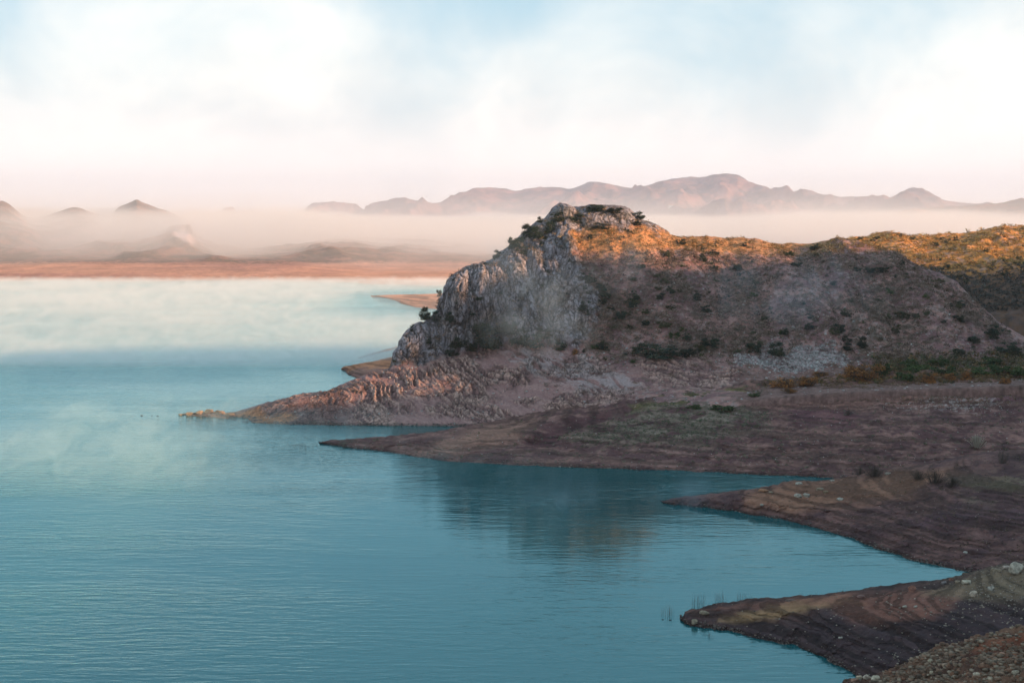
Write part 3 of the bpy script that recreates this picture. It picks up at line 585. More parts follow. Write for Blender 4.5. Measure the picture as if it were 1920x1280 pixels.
def trunk_mesh(name, cs, mat, r=.022):
    ps = [tube_path([(0, 0, -.12), (.01, .01, .12), (.02, 0, .3)], r*1.5, r)]
    for c in cs[:9]: ps.append(tube_path([(0, 0, .0), (c[0]*.45, c[1]*.45, c[2]*.5), (c[0], c[1], c[2])], r*.8, r*.25, 4))
    V, Q = join(ps); return raw_mesh(name, V, Q, [mat], smooth=True)
def twig_mesh(name, mat, n=60, h=1.0, spread=.5, r=.008, branch=2):   # bare shrub: thin stems fanning out
    ps = []
    for i in range(n):
        a = nr.uniform(0, 6.28); s_ = nr.uniform(0, spread); hh_ = h*nr.uniform(.55, 1)
        e = np.array([math.cos(a)*s_, math.sin(a)*s_, hh_*math.sqrt(max(.2, 1-(s_/spread)**2*.6))]); b = np.array([math.cos(a)*s_*.25, math.sin(a)*s_*.25, -.05])
        mid = (b+e)/2+nr.normal(size=3)*.03; ps.append(tube_path([b, mid, e], r, r*.4, 3))
        for j in range(branch):
            q0 = mid+(e-mid)*nr.uniform(0, .7); ps.append(tube_path([q0, q0+np.array([nr.normal()*.09, nr.normal()*.09, nr.uniform(.05, .2)])], r*.6, r*.3, 3))
    V, Q = join(ps); return raw_mesh(name, V, Q, [mat])
def link(o, parent=None):
    S.collection.objects.link(o)
    if parent: o.parent = parent
    return o
CR = {'dark': [], 'olive': [], 'green': [], 'orange': [], 'wide': []}
for i in range(4):
    CR['dark'].append(crown_mesh('crown', L_dark, 2600, 26, .036, .95)); CR['olive'].append(crown_mesh('crown', L_olive, 1500, 18, .042, .8))
    CR['green'].append(crown_mesh('crown', L_green, 1500, 18, .042, .7)); CR['orange'].append(crown_mesh('crown', L_orange, 2800, 30, .026, .8, .2))
TK = {k: [trunk_mesh('trunk', cs, L_twig) for me, cs in v] for k, v in CR.items() if v}
TW = [twig_mesh('stems', L_grey, 70) for i in range(3)]; TWo = [twig_mesh('stems', L_twig, 110, r=.005, spread=.6, branch=3) for i in range(2)]
def plant(kind, px, py, wpx, hpx, name, label, cat, group=None, sink=.12, rooted=True):
    loc, ob = hit(px, py)
    if loc is None: return None
    w = wpx/F*loc.y; h = hpx/F*loc.y; i = rnd.randrange(4)
    root = link(bpy.data.objects.new(name, None)); root.location = loc-Vector((0, 0, sink*h*.6)); root.rotation_euler = (0, 0, rnd.uniform(0, 6.28))
    root['label'] = label; root['category'] = cat
    if group: root['group'] = group
    zs = h/{'dark': 1.0, 'olive': .85, 'green': .75, 'orange': .85}.get(kind, 1.0)
    if kind in ('twigs', 'darktwigs'):
        me = rnd.choice(TW if kind == 'twigs' else TWo); c = link(bpy.data.objects.new('stems', me), root); c.scale = (w, w, h)
        return root
    c = link(bpy.data.objects.new('crown', CR[kind][i][0]), root); c.scale = (w, w*rnd.uniform(.7, 1), zs)
    t_ = link(bpy.data.objects.new('trunk', TK[kind][i]), root); t_.scale = c.scale
    if kind == 'orange':
        m2 = link(bpy.data.objects.new('stems', rnd.choice(TWo)), root); m2.scale = (w*.95, w*.8, h*.85)
    return root
SUM = 'dark shrubs on the crest of the rocky headland'
for (px, py, w, h, lab) in (
  (1113, 391, 46, 20, 'broad dark shrub on the very summit of the rocky headland'),
  (1155, 395, 40, 15, 'dark shrub just right of the broad summit shrub'),
  (1196, 405, 34, 17, 'dark shrub at the right end of the summit rocks'),
  (1045, 410, 34, 25, 'rounded dark shrub at the left shoulder of the summit'),
  (1013, 414, 14, 16, 'tiny wind bent tree alone on the crest below the summit'),
  (990, 438, 34, 32, 'upright dark tree topping the left crest of the cliff'),
  (966, 458, 38, 32, 'bushy dark tree below the upright tree on the left crest'),
  (935, 480, 26, 22, 'small dark shrub at the foot of the wooded left crest'),
  (1080, 412, 40, 22, 'grey green shrub in the shade under the summit rocks'),
  (1128, 424, 46, 14, 'low shrub between the summit rocks and the golden slope'),
  (1190, 418, 30, 12, 'low shrub under the right end of the summit rocks'),
  (908, 494, 18, 10, 'very small shrub above the big grey dome of rock'),
  (1010, 440, 44, 28, 'grey green shrub on the crest beneath the tiny bent tree'),
  (1030, 428, 34, 24, 'shrub hugging the crest beside the shaded gully'),
  (978, 470, 36, 22, 'low shrub on the cliff beneath the bushy dark tree')):
    plant('dark', px, py+2, w, h*1.1, 'shrub', lab, 'shrub', SUM, .35)
CLF = 'dark bushes on and below the grey cliff'
for (px, py, w, h, lab) in (
  (803, 598, 36, 32, 'dark tree clinging to the seaward edge of the cliff'),
  (823, 556, 12, 22, 'narrow dark bush high on the cliff edge above the water'),
  (845, 602, 26, 24, 'dark bush in the cleft beside the tree on the cliff edge'),
  (862, 650, 34, 26, 'bush in the rock cleft left of the big thicket'),
  (905, 628, 54, 40, 'upper left dark tree of the thicket at the cliff foot'),
  (920, 648, 80, 52, 'largest dark bush of the thicket at the cliff foot'),
  (985, 646, 90, 46, 'wide dark bush on the right side of the thicket'),
  (952, 622, 60, 38, 'dark bush rising in the middle of the thicket'),
  (850, 664, 44, 28, 'reddish dark bush at the lower left of the cliff foot'),
  (882, 656, 40, 26, 'rounded dark bush just left of the thicket'),
  (1020, 632, 44, 26, 'fading bush at the far right end of the thicket'),
  (1050, 654, 36, 22, 'lone dark bush right of the thicket on pinkish scree'),
  (900, 562, 20, 10, 'small bush growing on the grey dome of rock'),
  (1102, 528, 40, 22, 'dark bush beside the lower end of the rock rib'),
  (1100, 588, 36, 32, 'dark bush at the edge where cliff meets earth slope')):
    plant('dark', px, py, w, h, 'bush', lab, 'bush', CLF)
SLP = 'large dark bushes on the shaded slope'
for (px, py, w, h, lab) in (
  (1240, 668, 92, 34, 'longest dark bush low on the shaded slope'),
  (1200, 660, 44, 24, 'dark bush touching the left end of the long bush'),
  (1292, 668, 46, 24, 'dark bush touching the right end of the long bush'),
  (1190, 560, 28, 20, 'lone dark bush halfway up the slope right of the cliff'),
  (1306, 562, 24, 18, 'dark bush in the gully in the middle of the slope'),
  (1322, 584, 26, 18, 'second dark bush in the gully just below the first'),
  (1415, 660, 36, 30, 'dark rounded bush above the white scree, left of a pair'),
  (1455, 664, 40, 36, 'dark taller bush above the white scree, right of a pair'),
  (1572, 622, 34, 22, 'dark bush on the spur above the end of the scree'),
  (1618, 650, 30, 30, 'dark upright bush above the rusty thicket'),
  (1590, 655, 26, 20, 'small dark bush left of the upright one above the rusty thicket'),
  (1636, 510, 38, 16, 'flat dark bush high under the bare knoll'),
  (1564, 534, 24, 10, 'small flat dark bush below the saddle'),
  (1862, 632, 46, 32, 'big dark bush near the shadowed valley'),
  (1888, 662, 56, 28, 'big dark bush right below the one near the valley'),
  (1828, 642, 36, 20, 'dark bush left of the two big ones by the valley'),
  (1340, 650, 30, 22, 'dark bush alone between the long bush and the scree'),
  (1130, 655, 28, 16, 'small dark bush at the lower edge of the slope under the rib'),
  (1385, 505, 30, 14, 'dark bush just under the golden grass of the ridge'),
  (1495, 500, 30, 14, 'dark bush under the dip of the ridge')):
    plant('dark', px, py, w, h, 'bush', lab, 'bush', SLP)
RUS = 'rusty orange bushes along the foot of the hill'
for (px, py, w, h, lab) in (
  (1470, 726, 60, 26, 'long low rusty bush on the shelf, left half'),
  (1512, 724, 52, 28, 'long low rusty bush on the shelf, right half'),
  (1540, 704, 40, 12, 'thin reddish bush behind the long rusty one'),
  (1620, 712, 88, 44, 'largest rusty bush with a dark base, below the spur'),
  (1596, 706, 40, 34, 'brown bush leaning on the left of the largest rusty one'),
  (1741, 718, 36, 30, 'small ragged red brown bush among green bushes'),
  (1782, 712, 34, 20, 'low reddish bush right of the ragged one'),
  (1812, 710, 30, 24, 'bright rust bush beside the low reddish one'),
  (1885, 719, 28, 20, 'round rust bush alone at the right of the shelf'),
  (1079, 664, 18, 15, 'tiny yellow brown bush below the cliff, alone on stones'),
  (1480, 736, 40, 14, 'yellowish low bush in front of the long rusty one')):
    plant('orange', px, py, w, h, 'rusty_bush', lab, 'bush', RUS)
for (px, py, w, h, lab) in (
  (1690, 712, 60, 22, 'dark green bush next to the largest rusty bush'), (1655, 700, 40, 30, 'brown green bush touching the largest rusty bush'),
  (1720, 696, 60, 20, 'dense green bush behind the ragged red one'), (1775, 700, 70, 20, 'wide green bush in the middle of the green belt'),
  (1830, 702, 70, 18, 'wide green bush behind the bright rust bush'), (1880, 696, 70, 18, 'green bush near the right edge of the green belt'),
  (1912, 702, 60, 24, 'darkest green bush at the right edge of the picture'), (1700, 684, 60, 16, 'flat brown green bush on the upper edge of the belt'),
  (1760, 682, 60, 14, 'flat green bush on the upper edge of the belt'), (1850, 680, 80, 16, 'long green bush on the upper edge by the dark ones'),
  (1350, 768, 60, 13, 'low green mound of shrub on the terrace lip'), (1300, 764, 40, 9, 'very low green shrub left of the mound on the terrace'),
  (1415, 742, 40, 10, 'low yellow green shrub at the left of the rusty bushes')):
    plant('green', px, py, w, h, 'green_bush', lab, 'bush', 'green bushes along the foot of the hill')
for (px, py, w, h, k, lab) in (
  (1640, 893, 52, 26, 'darktwigs', 'dark bare bush on the back of the third spit'), (1612, 889, 30, 18, 'darktwigs', 'small dark bare bush left of the larger one on the spit'),
  (1752, 906, 60, 32, 'darktwigs', 'spreading dark bush on the crown of the third spit'), (1785, 912, 44, 24, 'darktwigs', 'dark bush close right of the spreading one'),
  (1722, 898, 36, 22, 'darktwigs', 'thin dark bush close left of the spreading one'), (1880, 868, 28, 34, 'twigs', 'tall dry grey shrub at the right end of the third spit'),
  (1590, 778, 22, 12, 'darktwigs', 'small dry shrub on the shelf above the dark band')):
    plant(k, px, py, w, h, 'dry_bush', lab, 'bush', 'leafless bushes on the spits')
# bleached dead bush
loc, _ = hit(1832, 838); dead = link(bpy.data.objects.new('dead_bush', twig_mesh('dead_bush', L_pale, 46, .9, .55, .018, 3))); dead.location = loc; w = 36/F*loc.y; dead.scale = (w, w, w*.85)
dead['label'] = 'bleached dead bush lying on the slope behind the third spit'; dead['category'] = 'dead bush'

# smaller shrubs scattered over the hill
def pick(name, n, prob, tmax=5.0, tmin=1.0, zmin=.3):
    P_, X_, Y_, T_ = GR[name]; wt = np.abs(np.gradient(Y_, axis=0))*prob*(T_ < tmax)*(T_ > tmin)*(P_[..., 2] > zmin)*(X_ < 1945)
    wt = wt.reshape(-1); wt = wt/wt.sum(); i = nr.choice(wt.size, n, p=wt); return P_.reshape(-1, 3)[i], X_.reshape(-1)[i], Y_.reshape(-1)[i]
P_, X_, Y_, T_ = GR['headland']
slope_ = (1-ROCKM)*(1-SKM)*(1-SCR)
pat = sstep(-.35, .4, fbm(P_, 22, 3, .5, 91))
prob = slope_*sstep(690, 670, Y_)*(.25+pat)*sstep(1050, 1110, X_)
pos, qx, qy = pick('headland', 175, prob)
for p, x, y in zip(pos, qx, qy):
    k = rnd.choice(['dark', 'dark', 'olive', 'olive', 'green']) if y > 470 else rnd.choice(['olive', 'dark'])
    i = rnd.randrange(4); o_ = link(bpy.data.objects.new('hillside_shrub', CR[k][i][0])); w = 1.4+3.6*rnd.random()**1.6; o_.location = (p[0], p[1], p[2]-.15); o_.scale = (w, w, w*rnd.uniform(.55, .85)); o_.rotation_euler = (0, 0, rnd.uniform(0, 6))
    o_['category'] = 'shrub'; o_['group'] = 'small shrubs scattered over the hillside'
    hz = 'just below the sunlit ridge' if y < 530 else ('halfway up the shaded slope' if y < 600 else 'low on the shaded slope')
    vz = 'next to the rock rib' if x < 1230 else 'left of the saddle gully' if x < 1380 else 'above the white scree' if x < 1580 else 'under the bare knoll' if x < 1740 else 'near the shadowed valley'
    o_['label'] = ('small shrub on the sunlit golden grass ' if y < 468 else 'small dark shrub '+hz+', ')+vz
pos, qx, qy = pick('headland', 34, ROCKM*(Y_ > 430))
for p, x, y in zip(pos, qx, qy):
    o_ = link(bpy.data.objects.new('cliff_shrub', CR['dark'][rnd.randrange(4)][0])); w = rnd.uniform(.9, 2.6); o_.location = (p[0], p[1], p[2]-.2); o_.scale = (w, w, w*.8)
    o_['category'] = 'shrub'; o_['group'] = 'small shrubs rooted in the cliff'; o_['label'] = 'small dark shrub in a crack of the grey cliff, '+('seaward side' if x < 860 else 'beside the big dome' if x < 980 else 'near the rock rib')+(' high up' if y < 500 else ' low down')
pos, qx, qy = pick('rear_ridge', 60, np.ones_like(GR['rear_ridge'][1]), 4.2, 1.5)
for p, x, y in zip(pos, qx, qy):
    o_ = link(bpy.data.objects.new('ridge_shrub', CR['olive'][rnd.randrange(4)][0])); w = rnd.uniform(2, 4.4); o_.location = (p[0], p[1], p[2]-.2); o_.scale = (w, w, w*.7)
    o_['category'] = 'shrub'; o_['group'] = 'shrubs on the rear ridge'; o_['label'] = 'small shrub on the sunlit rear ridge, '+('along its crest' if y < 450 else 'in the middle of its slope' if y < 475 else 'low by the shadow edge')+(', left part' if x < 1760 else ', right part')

# merged ground cover and gravel: far too many to count
def merged(name, protoV, protoQ, pos, sc, mat, cols, label, squash=(.6, 1.1), tilt=0.0):
    n_ = len(pos); pv = np.asarray(protoV, float); th = nr.uniform(0, 6.28, n_); c, s_ = np.cos(th)[:, None], np.sin(th)[:, None]
    x = pv[None, :, 0]*c-pv[None, :, 1]*s_; y = pv[None, :, 0]*s_+pv[None, :, 1]*c; z_ = pv[None, :, 2]*nr.uniform(*squash, (n_, 1)); x = x+z_*nr.normal(size=(n_, 1))*tilt
    V = np.stack([x, y, z_], -1)*sc[:, None, None]+pos[:, None, :]; Q = (np.asarray(protoQ)[None]+(np.arange(n_)*len(pv))[:, None, None]).reshape(-1, np.asarray(protoQ).shape[1])
    col = np.repeat(cols[:, None, :], len(pv), 1).reshape(-1, 3)
    o_ = link(bpy.data.objects.new(name, raw_mesh(name, V.reshape(-1, 3), Q, [mat], col))); o_['kind'] = 'stuff'; o_['label'] = label; return o_
def attr_mat(name, rough=.9, var=.3):
    m = bpy.data.materials.new(name); m.use_nodes = True; t = NT(m.node_tree); t.n.clear(); a = t('ShaderNodeAttribute', attribute_name='albedo').outputs['Color']
    f = t.ramp(t.noise(t('ShaderNodeNewGeometry').outputs['Position'], 3.0, 3), .3, .7, 1-var, 1+var)
    c = t('ShaderNodeVectorMath', {0: a, 3: f}, operation='SCALE').outputs[0]; b = t('ShaderNodeBsdfPrincipled', {'Base Color': c, 'Roughness': rough, 'Specular IOR Level': .2})
    o = t('ShaderNodeOutputMaterial'); t.l.new(b.outputs[0], o.inputs[0]); return m
M_tuft, M_stone = attr_mat('tussock_blades'), attr_mat('loose_stone')
def tuft(n=26, up_=.9):
    C = nr.normal(size=(n, 3))*np.array([.26, .26, .16])+np.array([0, 0, .28]); C[:, 2] = np.abs(C[:, 2]); return leafquads(C, n, .17, .5)
def pal(n, *cs):
    cs = np.array(cs, float); w = nr.dirichlet(np.ones(len(cs))*.7, n); return (w@cs)*nr.uniform(.7, 1.3, (n, 1))
def scrubset(name, src, n, prob, smin, smax, colf, label, tmin=1.0, tmax=5.0):
    pos, x, y = pick(src, n, prob, tmax, tmin); sc = nr.uniform(0, 1, n)**2*(smax-smin)+smin; V, Q = tuft(); return merged(name, V, Q, pos-np.array([0, 0, .08]), sc, M_tuft, colf(x, y, n), label, (.5, 1.1))
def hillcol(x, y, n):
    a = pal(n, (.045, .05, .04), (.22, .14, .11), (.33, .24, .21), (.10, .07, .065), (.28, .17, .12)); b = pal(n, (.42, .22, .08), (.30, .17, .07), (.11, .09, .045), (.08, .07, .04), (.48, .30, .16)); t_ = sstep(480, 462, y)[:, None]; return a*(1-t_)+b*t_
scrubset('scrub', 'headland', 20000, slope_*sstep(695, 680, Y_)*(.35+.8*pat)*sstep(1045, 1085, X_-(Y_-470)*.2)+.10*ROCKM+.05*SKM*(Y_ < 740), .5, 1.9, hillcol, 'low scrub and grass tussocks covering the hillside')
_rr = GR['rear_ridge']
scrubset('ridge_scrub', 'rear_ridge', 5000, np.ones_like(_rr[1]), .9, 2.8, lambda x, y, n: np.where((y < 500+nr.normal(size=n)*5)[:, None], pal(n, (.52, .27, .07), (.26, .16, .06), (.12, .09, .045), (.55, .34, .13)), pal(n, (.05, .05, .05), (.09, .08, .07))), 'golden scrub covering the rear ridge', 1.2, 4.4)  # tufts low on the ridge coloured dark, as if in the valley shadow
def beltm(X, Y): return inpoly([(1640,668),(1800,664),(1960,655),(1960,712),(1640,714)], X, Y, 9)
scrubset('undergrowth', 'headland', 2200, beltm(X_, Y_), .7, 2.4, lambda x, y, n: pal(n, (.035, .06, .03), (.07, .09, .035), (.05, .055, .045), (.26, .12, .04)), 'dense green undergrowth along the foot of the hill')
_sb = GR['shore_shelf']
scrubset('shelf_undergrowth', 'shore_shelf', 1500, beltm(_sb[1], _sb[2])+.6*inpoly([(1430,706),(1560,700),(1640,712),(1560,722),(1430,728)], _sb[1], _sb[2], 8), .4, 1.7, lambda x, y, n: pal(n, (.035, .06, .03), (.07, .09, .035), (.20, .10, .05), (.32, .14, .045)), 'green and rusty undergrowth on the inner edge of the shelf', 1.0, 4.3)
greenm = inpoly([(1055,815),(1120,800),(1190,762),(1300,740),(1430,735),(1450,790),(1330,828),(1100,834)], _sb[1], _sb[2], 12)
belt = sstep(760, 740, _sb[2])*sstep(1380, 1450, _sb[1])
scrubset('shelf_grass', 'shore_shelf', 10000, greenm*1.0+belt*1.6+.12, .25, .95, lambda x, y, n: np.where((y < 765)[:, None] & (x > 1430)[:, None], pal(n, (.20, .11, .08), (.14, .08, .07), (.26, .17, .10), (.08, .09, .05)), pal(n, (.11, .13, .09), (.08, .10, .05), (.17, .15, .11))), 'sparse grass and dry stalks on the shelf', 1.0, 4.0)
_sc = GR['shore_spit']
scrubset('spit_grass', 'shore_spit', 2200, sstep(1500, 1800, _sc[1])*.8+.15, .15, .55, lambda x, y, n: pal(n, (.15, .11, .07), (.10, .085, .05), (.06, .045, .045)), 'thin dry grass on the third spit', 1.2, 4.0)
# stones
import bmesh
def stone_mesh(seed, sub=1):
    bm = bmesh.new(); bmesh.ops.create_icosphere(bm, subdivisions=sub, radius=1.0); r_ = random.Random(seed); ax = [Vector((r_.gauss(0, 1), r_.gauss(0, 1), r_.gauss(0, 1))).normalized() for _ in range(13)]; ct = [r_.uniform(.5, .85) for _ in ax]
    for v in bm.verts:
        for a, c in zip(ax, ct):
            d = v.co.dot(a)
            if d > c: v.co -= a*(d-c)
        v.co *= 1+r_.uniform(-.04, .04)
    V = [tuple(v.co*.5) for v in bm.verts]; Q = [[v.index for v in f.verts] for f in bm.faces]; bm.free(); return np.array(V)*np.array([1.15, .95, .8]), Q
def stones(name, src, n, prob, smin, smax, cols, label, tmin=1.0, tmax=4.0, pw=3, zmin=.3):
    pos, x, y = pick(src, n, prob, tmax, tmin, zmin); V, Q = stone_mesh(3, 1); sc = nr.uniform(0, 1, n)**pw*(smax-smin)+smin
    return merged(name, V, Q, pos+np.array([0, 0, .02]), sc, M_stone, pal(n, *cols), label, (.6, 1.1))
_sd = GR['near_spit']; _se = GR['near_bank']
upD = sstep(1180, 1110, _sd[2])*sstep(1700, 1850, _sd[1])
stones('pebbles', 'near_spit', 2600, .12+.5*sstep(1500, 1650, _sd[1])*sstep(.1, .5, fbm(_sd[0], 7, 3, .5, 95)+.15)+upD*2.0, .05, .42, ((.22, .17, .14), (.34, .28, .23), (.10, .07, .065)), 'pale pebbles strewn over the near spit', 1.0, 4.6)
stones('gravel', 'near_bank', 8500, .25+sstep(-.1, .4, fbm(_se[0], 6, 3, .5, 96)), .06, .95, ((.13, .085, .06), (.30, .23, .17), (.05, .035, .028), (.20, .09, .055)), 'brown gravel covering the near bank', .5, 3.2, 4.5)
stones('scree', 'headland', 6000, SCR*1.5+.03*SKM+.05*slope_*(Y_ > 500)+.12*inpoly([(1340,640),(1600,630),(1640,690),(1400,715),(1330,700)], X_, Y_, 16), .2, 1.1, ((.36, .33, .33), (.24, .21, .21), (.44, .41, .40)), 'whitish rock rubble below the hill', 1.0, 4.9)
stones('shelf_gravel', 'shore_shelf', 2600, inpoly([(1640,735),(1900,715),(1900,775),(1640,765)], _sb[1], _sb[2], 10)+.06, .1, .45, ((.42, .40, .38), (.28, .25, .24)), 'light stones scattered on the shelf', 1.0, 4.0)
stones('spit_gravel', 'shore_spit', 900, np.ones_like(_sc[1]), .06, .3, ((.30, .24, .20), (.18, .13, .12)), 'small stones on the third spit', 1.0, 4.3)
for nm, src, n_, ss in (('spit_shore_stones', 'near_spit', 900, .5), ('mid_shore_stones', 'shore_spit', 900, .55), ('shelf_shore_stones', 'shore_shelf', 1300, .7), ('point_shore_stones', 'headland', 1100, 1.0)):
    g_ = GR[src]; zz = g_[0][..., 2]; band = sstep(-.12, .0, zz)*sstep(.75, .25, zz)*(.3+sstep(-.1, .4, fbm(g_[0], 5, 3, .5, 97)))
    stones(nm, src, n_, band, .08, ss, ((.10, .075, .07), (.20, .15, .13), (.05, .04, .04)), 'stones along the waterline, '+{'near_spit': 'nearest spit', 'shore_spit': 'third spit', 'shore_shelf': 'middle spit', 'headland': 'rocky headland'}[src], .9, 4.8, 2.5, -.12)
# single boulders
ST = [stone_mesh(s_, 3) for s_ in range(6)]
def boulder(px, py, w, h, col, label, group, sink=.32):
    loc, ob = hit(px, py)
    if loc is None: loc = Vector((0, 0, 0))
    V, Q = ST[rnd.randrange(6)]; V = V+np.stack([fbm(V, .5, 3, .5, px % 17)]*3, -1)*V*.25
    c = np.ones((len(V), 3))*np.array(col)*(1+.35*fbm(V, .35, 3, .5, 5))[:, None]
    o_ = link(bpy.data.objects.new('boulder', raw_mesh('boulder', V, Q, [M_stone], c))); ww = w/F*loc.y; hh_ = h/F*loc.y
    o_.location = loc+Vector((0, 0, hh_*(.5-sink))); o_.scale = (ww, ww*rnd.uniform(.8, 1.1), hh_*1.25); o_.rotation_euler = (0, 0, rnd.uniform(-.5, .5))
    o_['label'] = label; o_['category'] = 'boulder'; o_['group'] = group
G3, G4, G5 = 'boulders on the third spit', 'boulders on the near spit', 'boulders on the near bank'
pale, tan_, red = (.31, .27, .23), (.22, .17, .125), (.22, .10, .075)
for a in ((1497, 908, 16, 7, pale, 'flat pale boulder on the waterside crest of the third spit'), (1560, 902, 12, 5, pale, 'thin pale slab on the back crest of the third spit'),
          (1432, 921, 18, 10, (.30, .15, .09), 'reddish block near the point of the third spit'), (1446, 924, 9, 7, tan_, 'small tan stone beside the reddish block'),
          (1497, 931, 15, 10, pale, 'pale boulder, left of a close pair on the third spit'), (1513, 930, 14, 9, pale, 'pale boulder, right of a close pair on the third spit'),
          (1538, 919, 15, 11, tan_, 'tan boulder above the close pair'), (1549, 923, 10, 8, (.24, .17, .11), 'dark tan stone touching the tan boulder'), (1575, 937, 15, 9, pale, 'round pale boulder farthest right on the spit top'),
          (1428, 947, 8, 4, pale, 'small white stone on the front face of the third spit'), (1665, 889, 12, 7, pale, 'small white rock by the dark bare bush'), (1811, 1036, 8, 5, (.4, .37, .33), 'lone white stone on the dark flank of the third spit')):
    boulder(*a, G3)
for a in ((1321, 1151, 19, 13, tan_, 'larger tan boulder on the point of the near spit'), (1303, 1168, 14, 12, tan_, 'tan boulder at the waterline of the point'), (1711, 1108, 17, 16, red, 'square reddish boulder standing on the crest'),
          (1614, 1119, 17, 7, (.16, .09, .08), 'low dark red rock on the crest left of the square one'), (1483, 1126, 18, 5, (.14, .10, .09), 'low dark rock on the crest near the yellow grass'),
          (1906, 1073, 30, 30, (.33, .28, .23), 'biggest round boulder at the right edge'), (1868, 1072, 20, 13, tan_, 'tan boulder left of the biggest one'), (1886, 1066, 16, 12, (.36, .28, .24), 'pinkish boulder between the tan and the biggest one'),
          (1812, 1094, 20, 13, (.38, .32, .25), 'wide tan boulder on the crest'), (1796, 1093, 12, 10, tan_, 'small tan boulder left of the wide one'), (1770, 1094, 12, 9, (.2, .17, .17), 'dark grey boulder where the stones begin'),
          (1825, 1118, 18, 18, (.36, .28, .22), 'leaning tan boulder below the crest'), (1858, 1106, 14, 12, pale, 'pale pointed stone right of the leaning boulder'), (1784, 1088, 9, 8, red, 'little red stone on the crest'),
          (1697, 1138, 9, 7, (.4, .36, .3), 'whitest stone on the brown slope'), (1717, 1138, 9, 6, pale, 'pale stone beside the whitest one'), (1576, 1196, 9, 5, pale, 'pale stone low on the dark flank')):
    boulder(*a, G4)
for a in ((1612, 1272, 13, 13, (.40, .29, .21), 'upright tan boulder at the lower waterline'), (1624, 1272, 14, 13, (.38, .30, .24), 'tan boulder second from the water'), (1640, 1276, 22, 16, (.40, .32, .24), 'largest tan boulder in the bottom pile'),
          (1600, 1277, 14, 9, (.26, .14, .10), 'reddish boulder nearest the water'), (1745, 1240, 12, 10, (.38, .31, .22), 'tan stone on the bank crest'), (1830, 1266, 18, 10, (.36, .28, .21), 'long tan stone in the gravel'),
          (1748, 1262, 10, 8, (.36, .28, .2), 'small tan stone below the crest stone'), (1880, 1226, 12, 8, (.36, .2, .14), 'reddish stone in the red patch'), (1905, 1262, 16, 9, (.3, .24, .18), 'brown stone in the bottom right corner')):
    boulder(*a, G5)
GT = 'orange rocks on the tip of the long rocky point'
for a in ((340, 779, 12, 6, (.42,.24,.12), 'outermost low orange rock of the long point'), (356, 778, 16, 8, (.36,.2,.1), 'second orange rock from the water on the long point'),
          (374, 776, 16, 9, (.42,.22,.1), 'orange rock in the middle of the tip'), (392, 775, 20, 11, (.38,.19,.09), 'tallest orange rock of the tip'), (412, 776, 20, 10, (.32,.17,.09), 'broad orange rock behind the tallest one'),
          (432, 779, 18, 9, (.36,.18,.08), 'orange rock where the point starts to rise'), (384, 781, 12, 6, (.14,.08,.06), 'dark wet rock at the waterline of the tip')):
    boulder(*a, GT, sink=.25)
# ducks-sized stones barely breaking the surface and reeds standing in the water
for (px, py, w) in ((1243, 1161, 4), (1257, 1162, 5), (266, 779, 5), (296, 779.5, 4), (285, 779, 3)):
    V, Q = ST[1]; t_ = slope_of(py); Yw = -H/t_; o_ = link(bpy.data.objects.new('rock', raw_mesh('rock', V, Q, [M_stone], np.ones((len(V), 3))*.06)))
    o_.location = (Yw*(px-960)/F/dy_of(t_), Yw, .02); ww = w/F*Yw; o_.scale = (ww, ww, ww*.6); o_['category'] = 'rock'; o_['group'] = 'rocks breaking the water surface'
    o_['label'] = 'tiny dark rock in the water off the near spit' if px > 900 else 'tiny dark rock in the water off the long rocky point'
def reeds(px, py, wpx, hpx, n_, label):
    t_ = slope_of(py); Yw = -H/t_; ps = []; w = wpx/F*Yw; h = hpx/F*Yw
    for i in range(n_*2):
        b = np.array([nr.uniform(-.6, .6)*w, nr.normal()*.6, -.3]); hh_ = h*nr.uniform(.35, 1); l_ = nr.normal()*.10*hh_
        ps.append(tube_path([b, b+np.array([l_*.4, 0, hh_*.55+.3]), b+np.array([l_, 0, hh_+.3])], (.015), .009, 3))
    V, Q = join(ps); o_ = link(bpy.data.objects.new('reed_clump', raw_mesh('reed_clump', V, Q, [L_grey]))); o_.location = (Yw*(px-960)/F/dy_of(t_), Yw, 0)
    o_['label'] = label; o_['category'] = 'reeds'; o_['group'] = 'reeds standing in the shallows'
for a in ((556, 843, 22, 18, 12, 'reed clump farthest out beyond the middle spit'), (578, 842, 20, 16, 9, 'thin reed clump just off the tip of the middle spit'), (648, 843, 20, 8, 8, 'very short reeds in front of the middle spit'),
          (1252, 1152, 20, 24, 12, 'reed clump off the tip of the near spit'), (1308, 1135, 22, 28, 14, 'tall reeds behind the tip of the near spit'), (1352, 1127, 20, 22, 12, 'reeds behind the near spit, second from its tip'), (1398, 1124, 30, 16, 12, 'reeds behind the near spit above the dark rock'),
          (1520, 1119, 40, 12, 10, 'sparse short reeds behind the yellow grass'), (1590, 1114, 30, 12, 12, 'few short reeds left of the low red rock'), (1330, 1192, 12, 8, 7, 'few short stalks in front of the near spit')):
    reeds(*a)
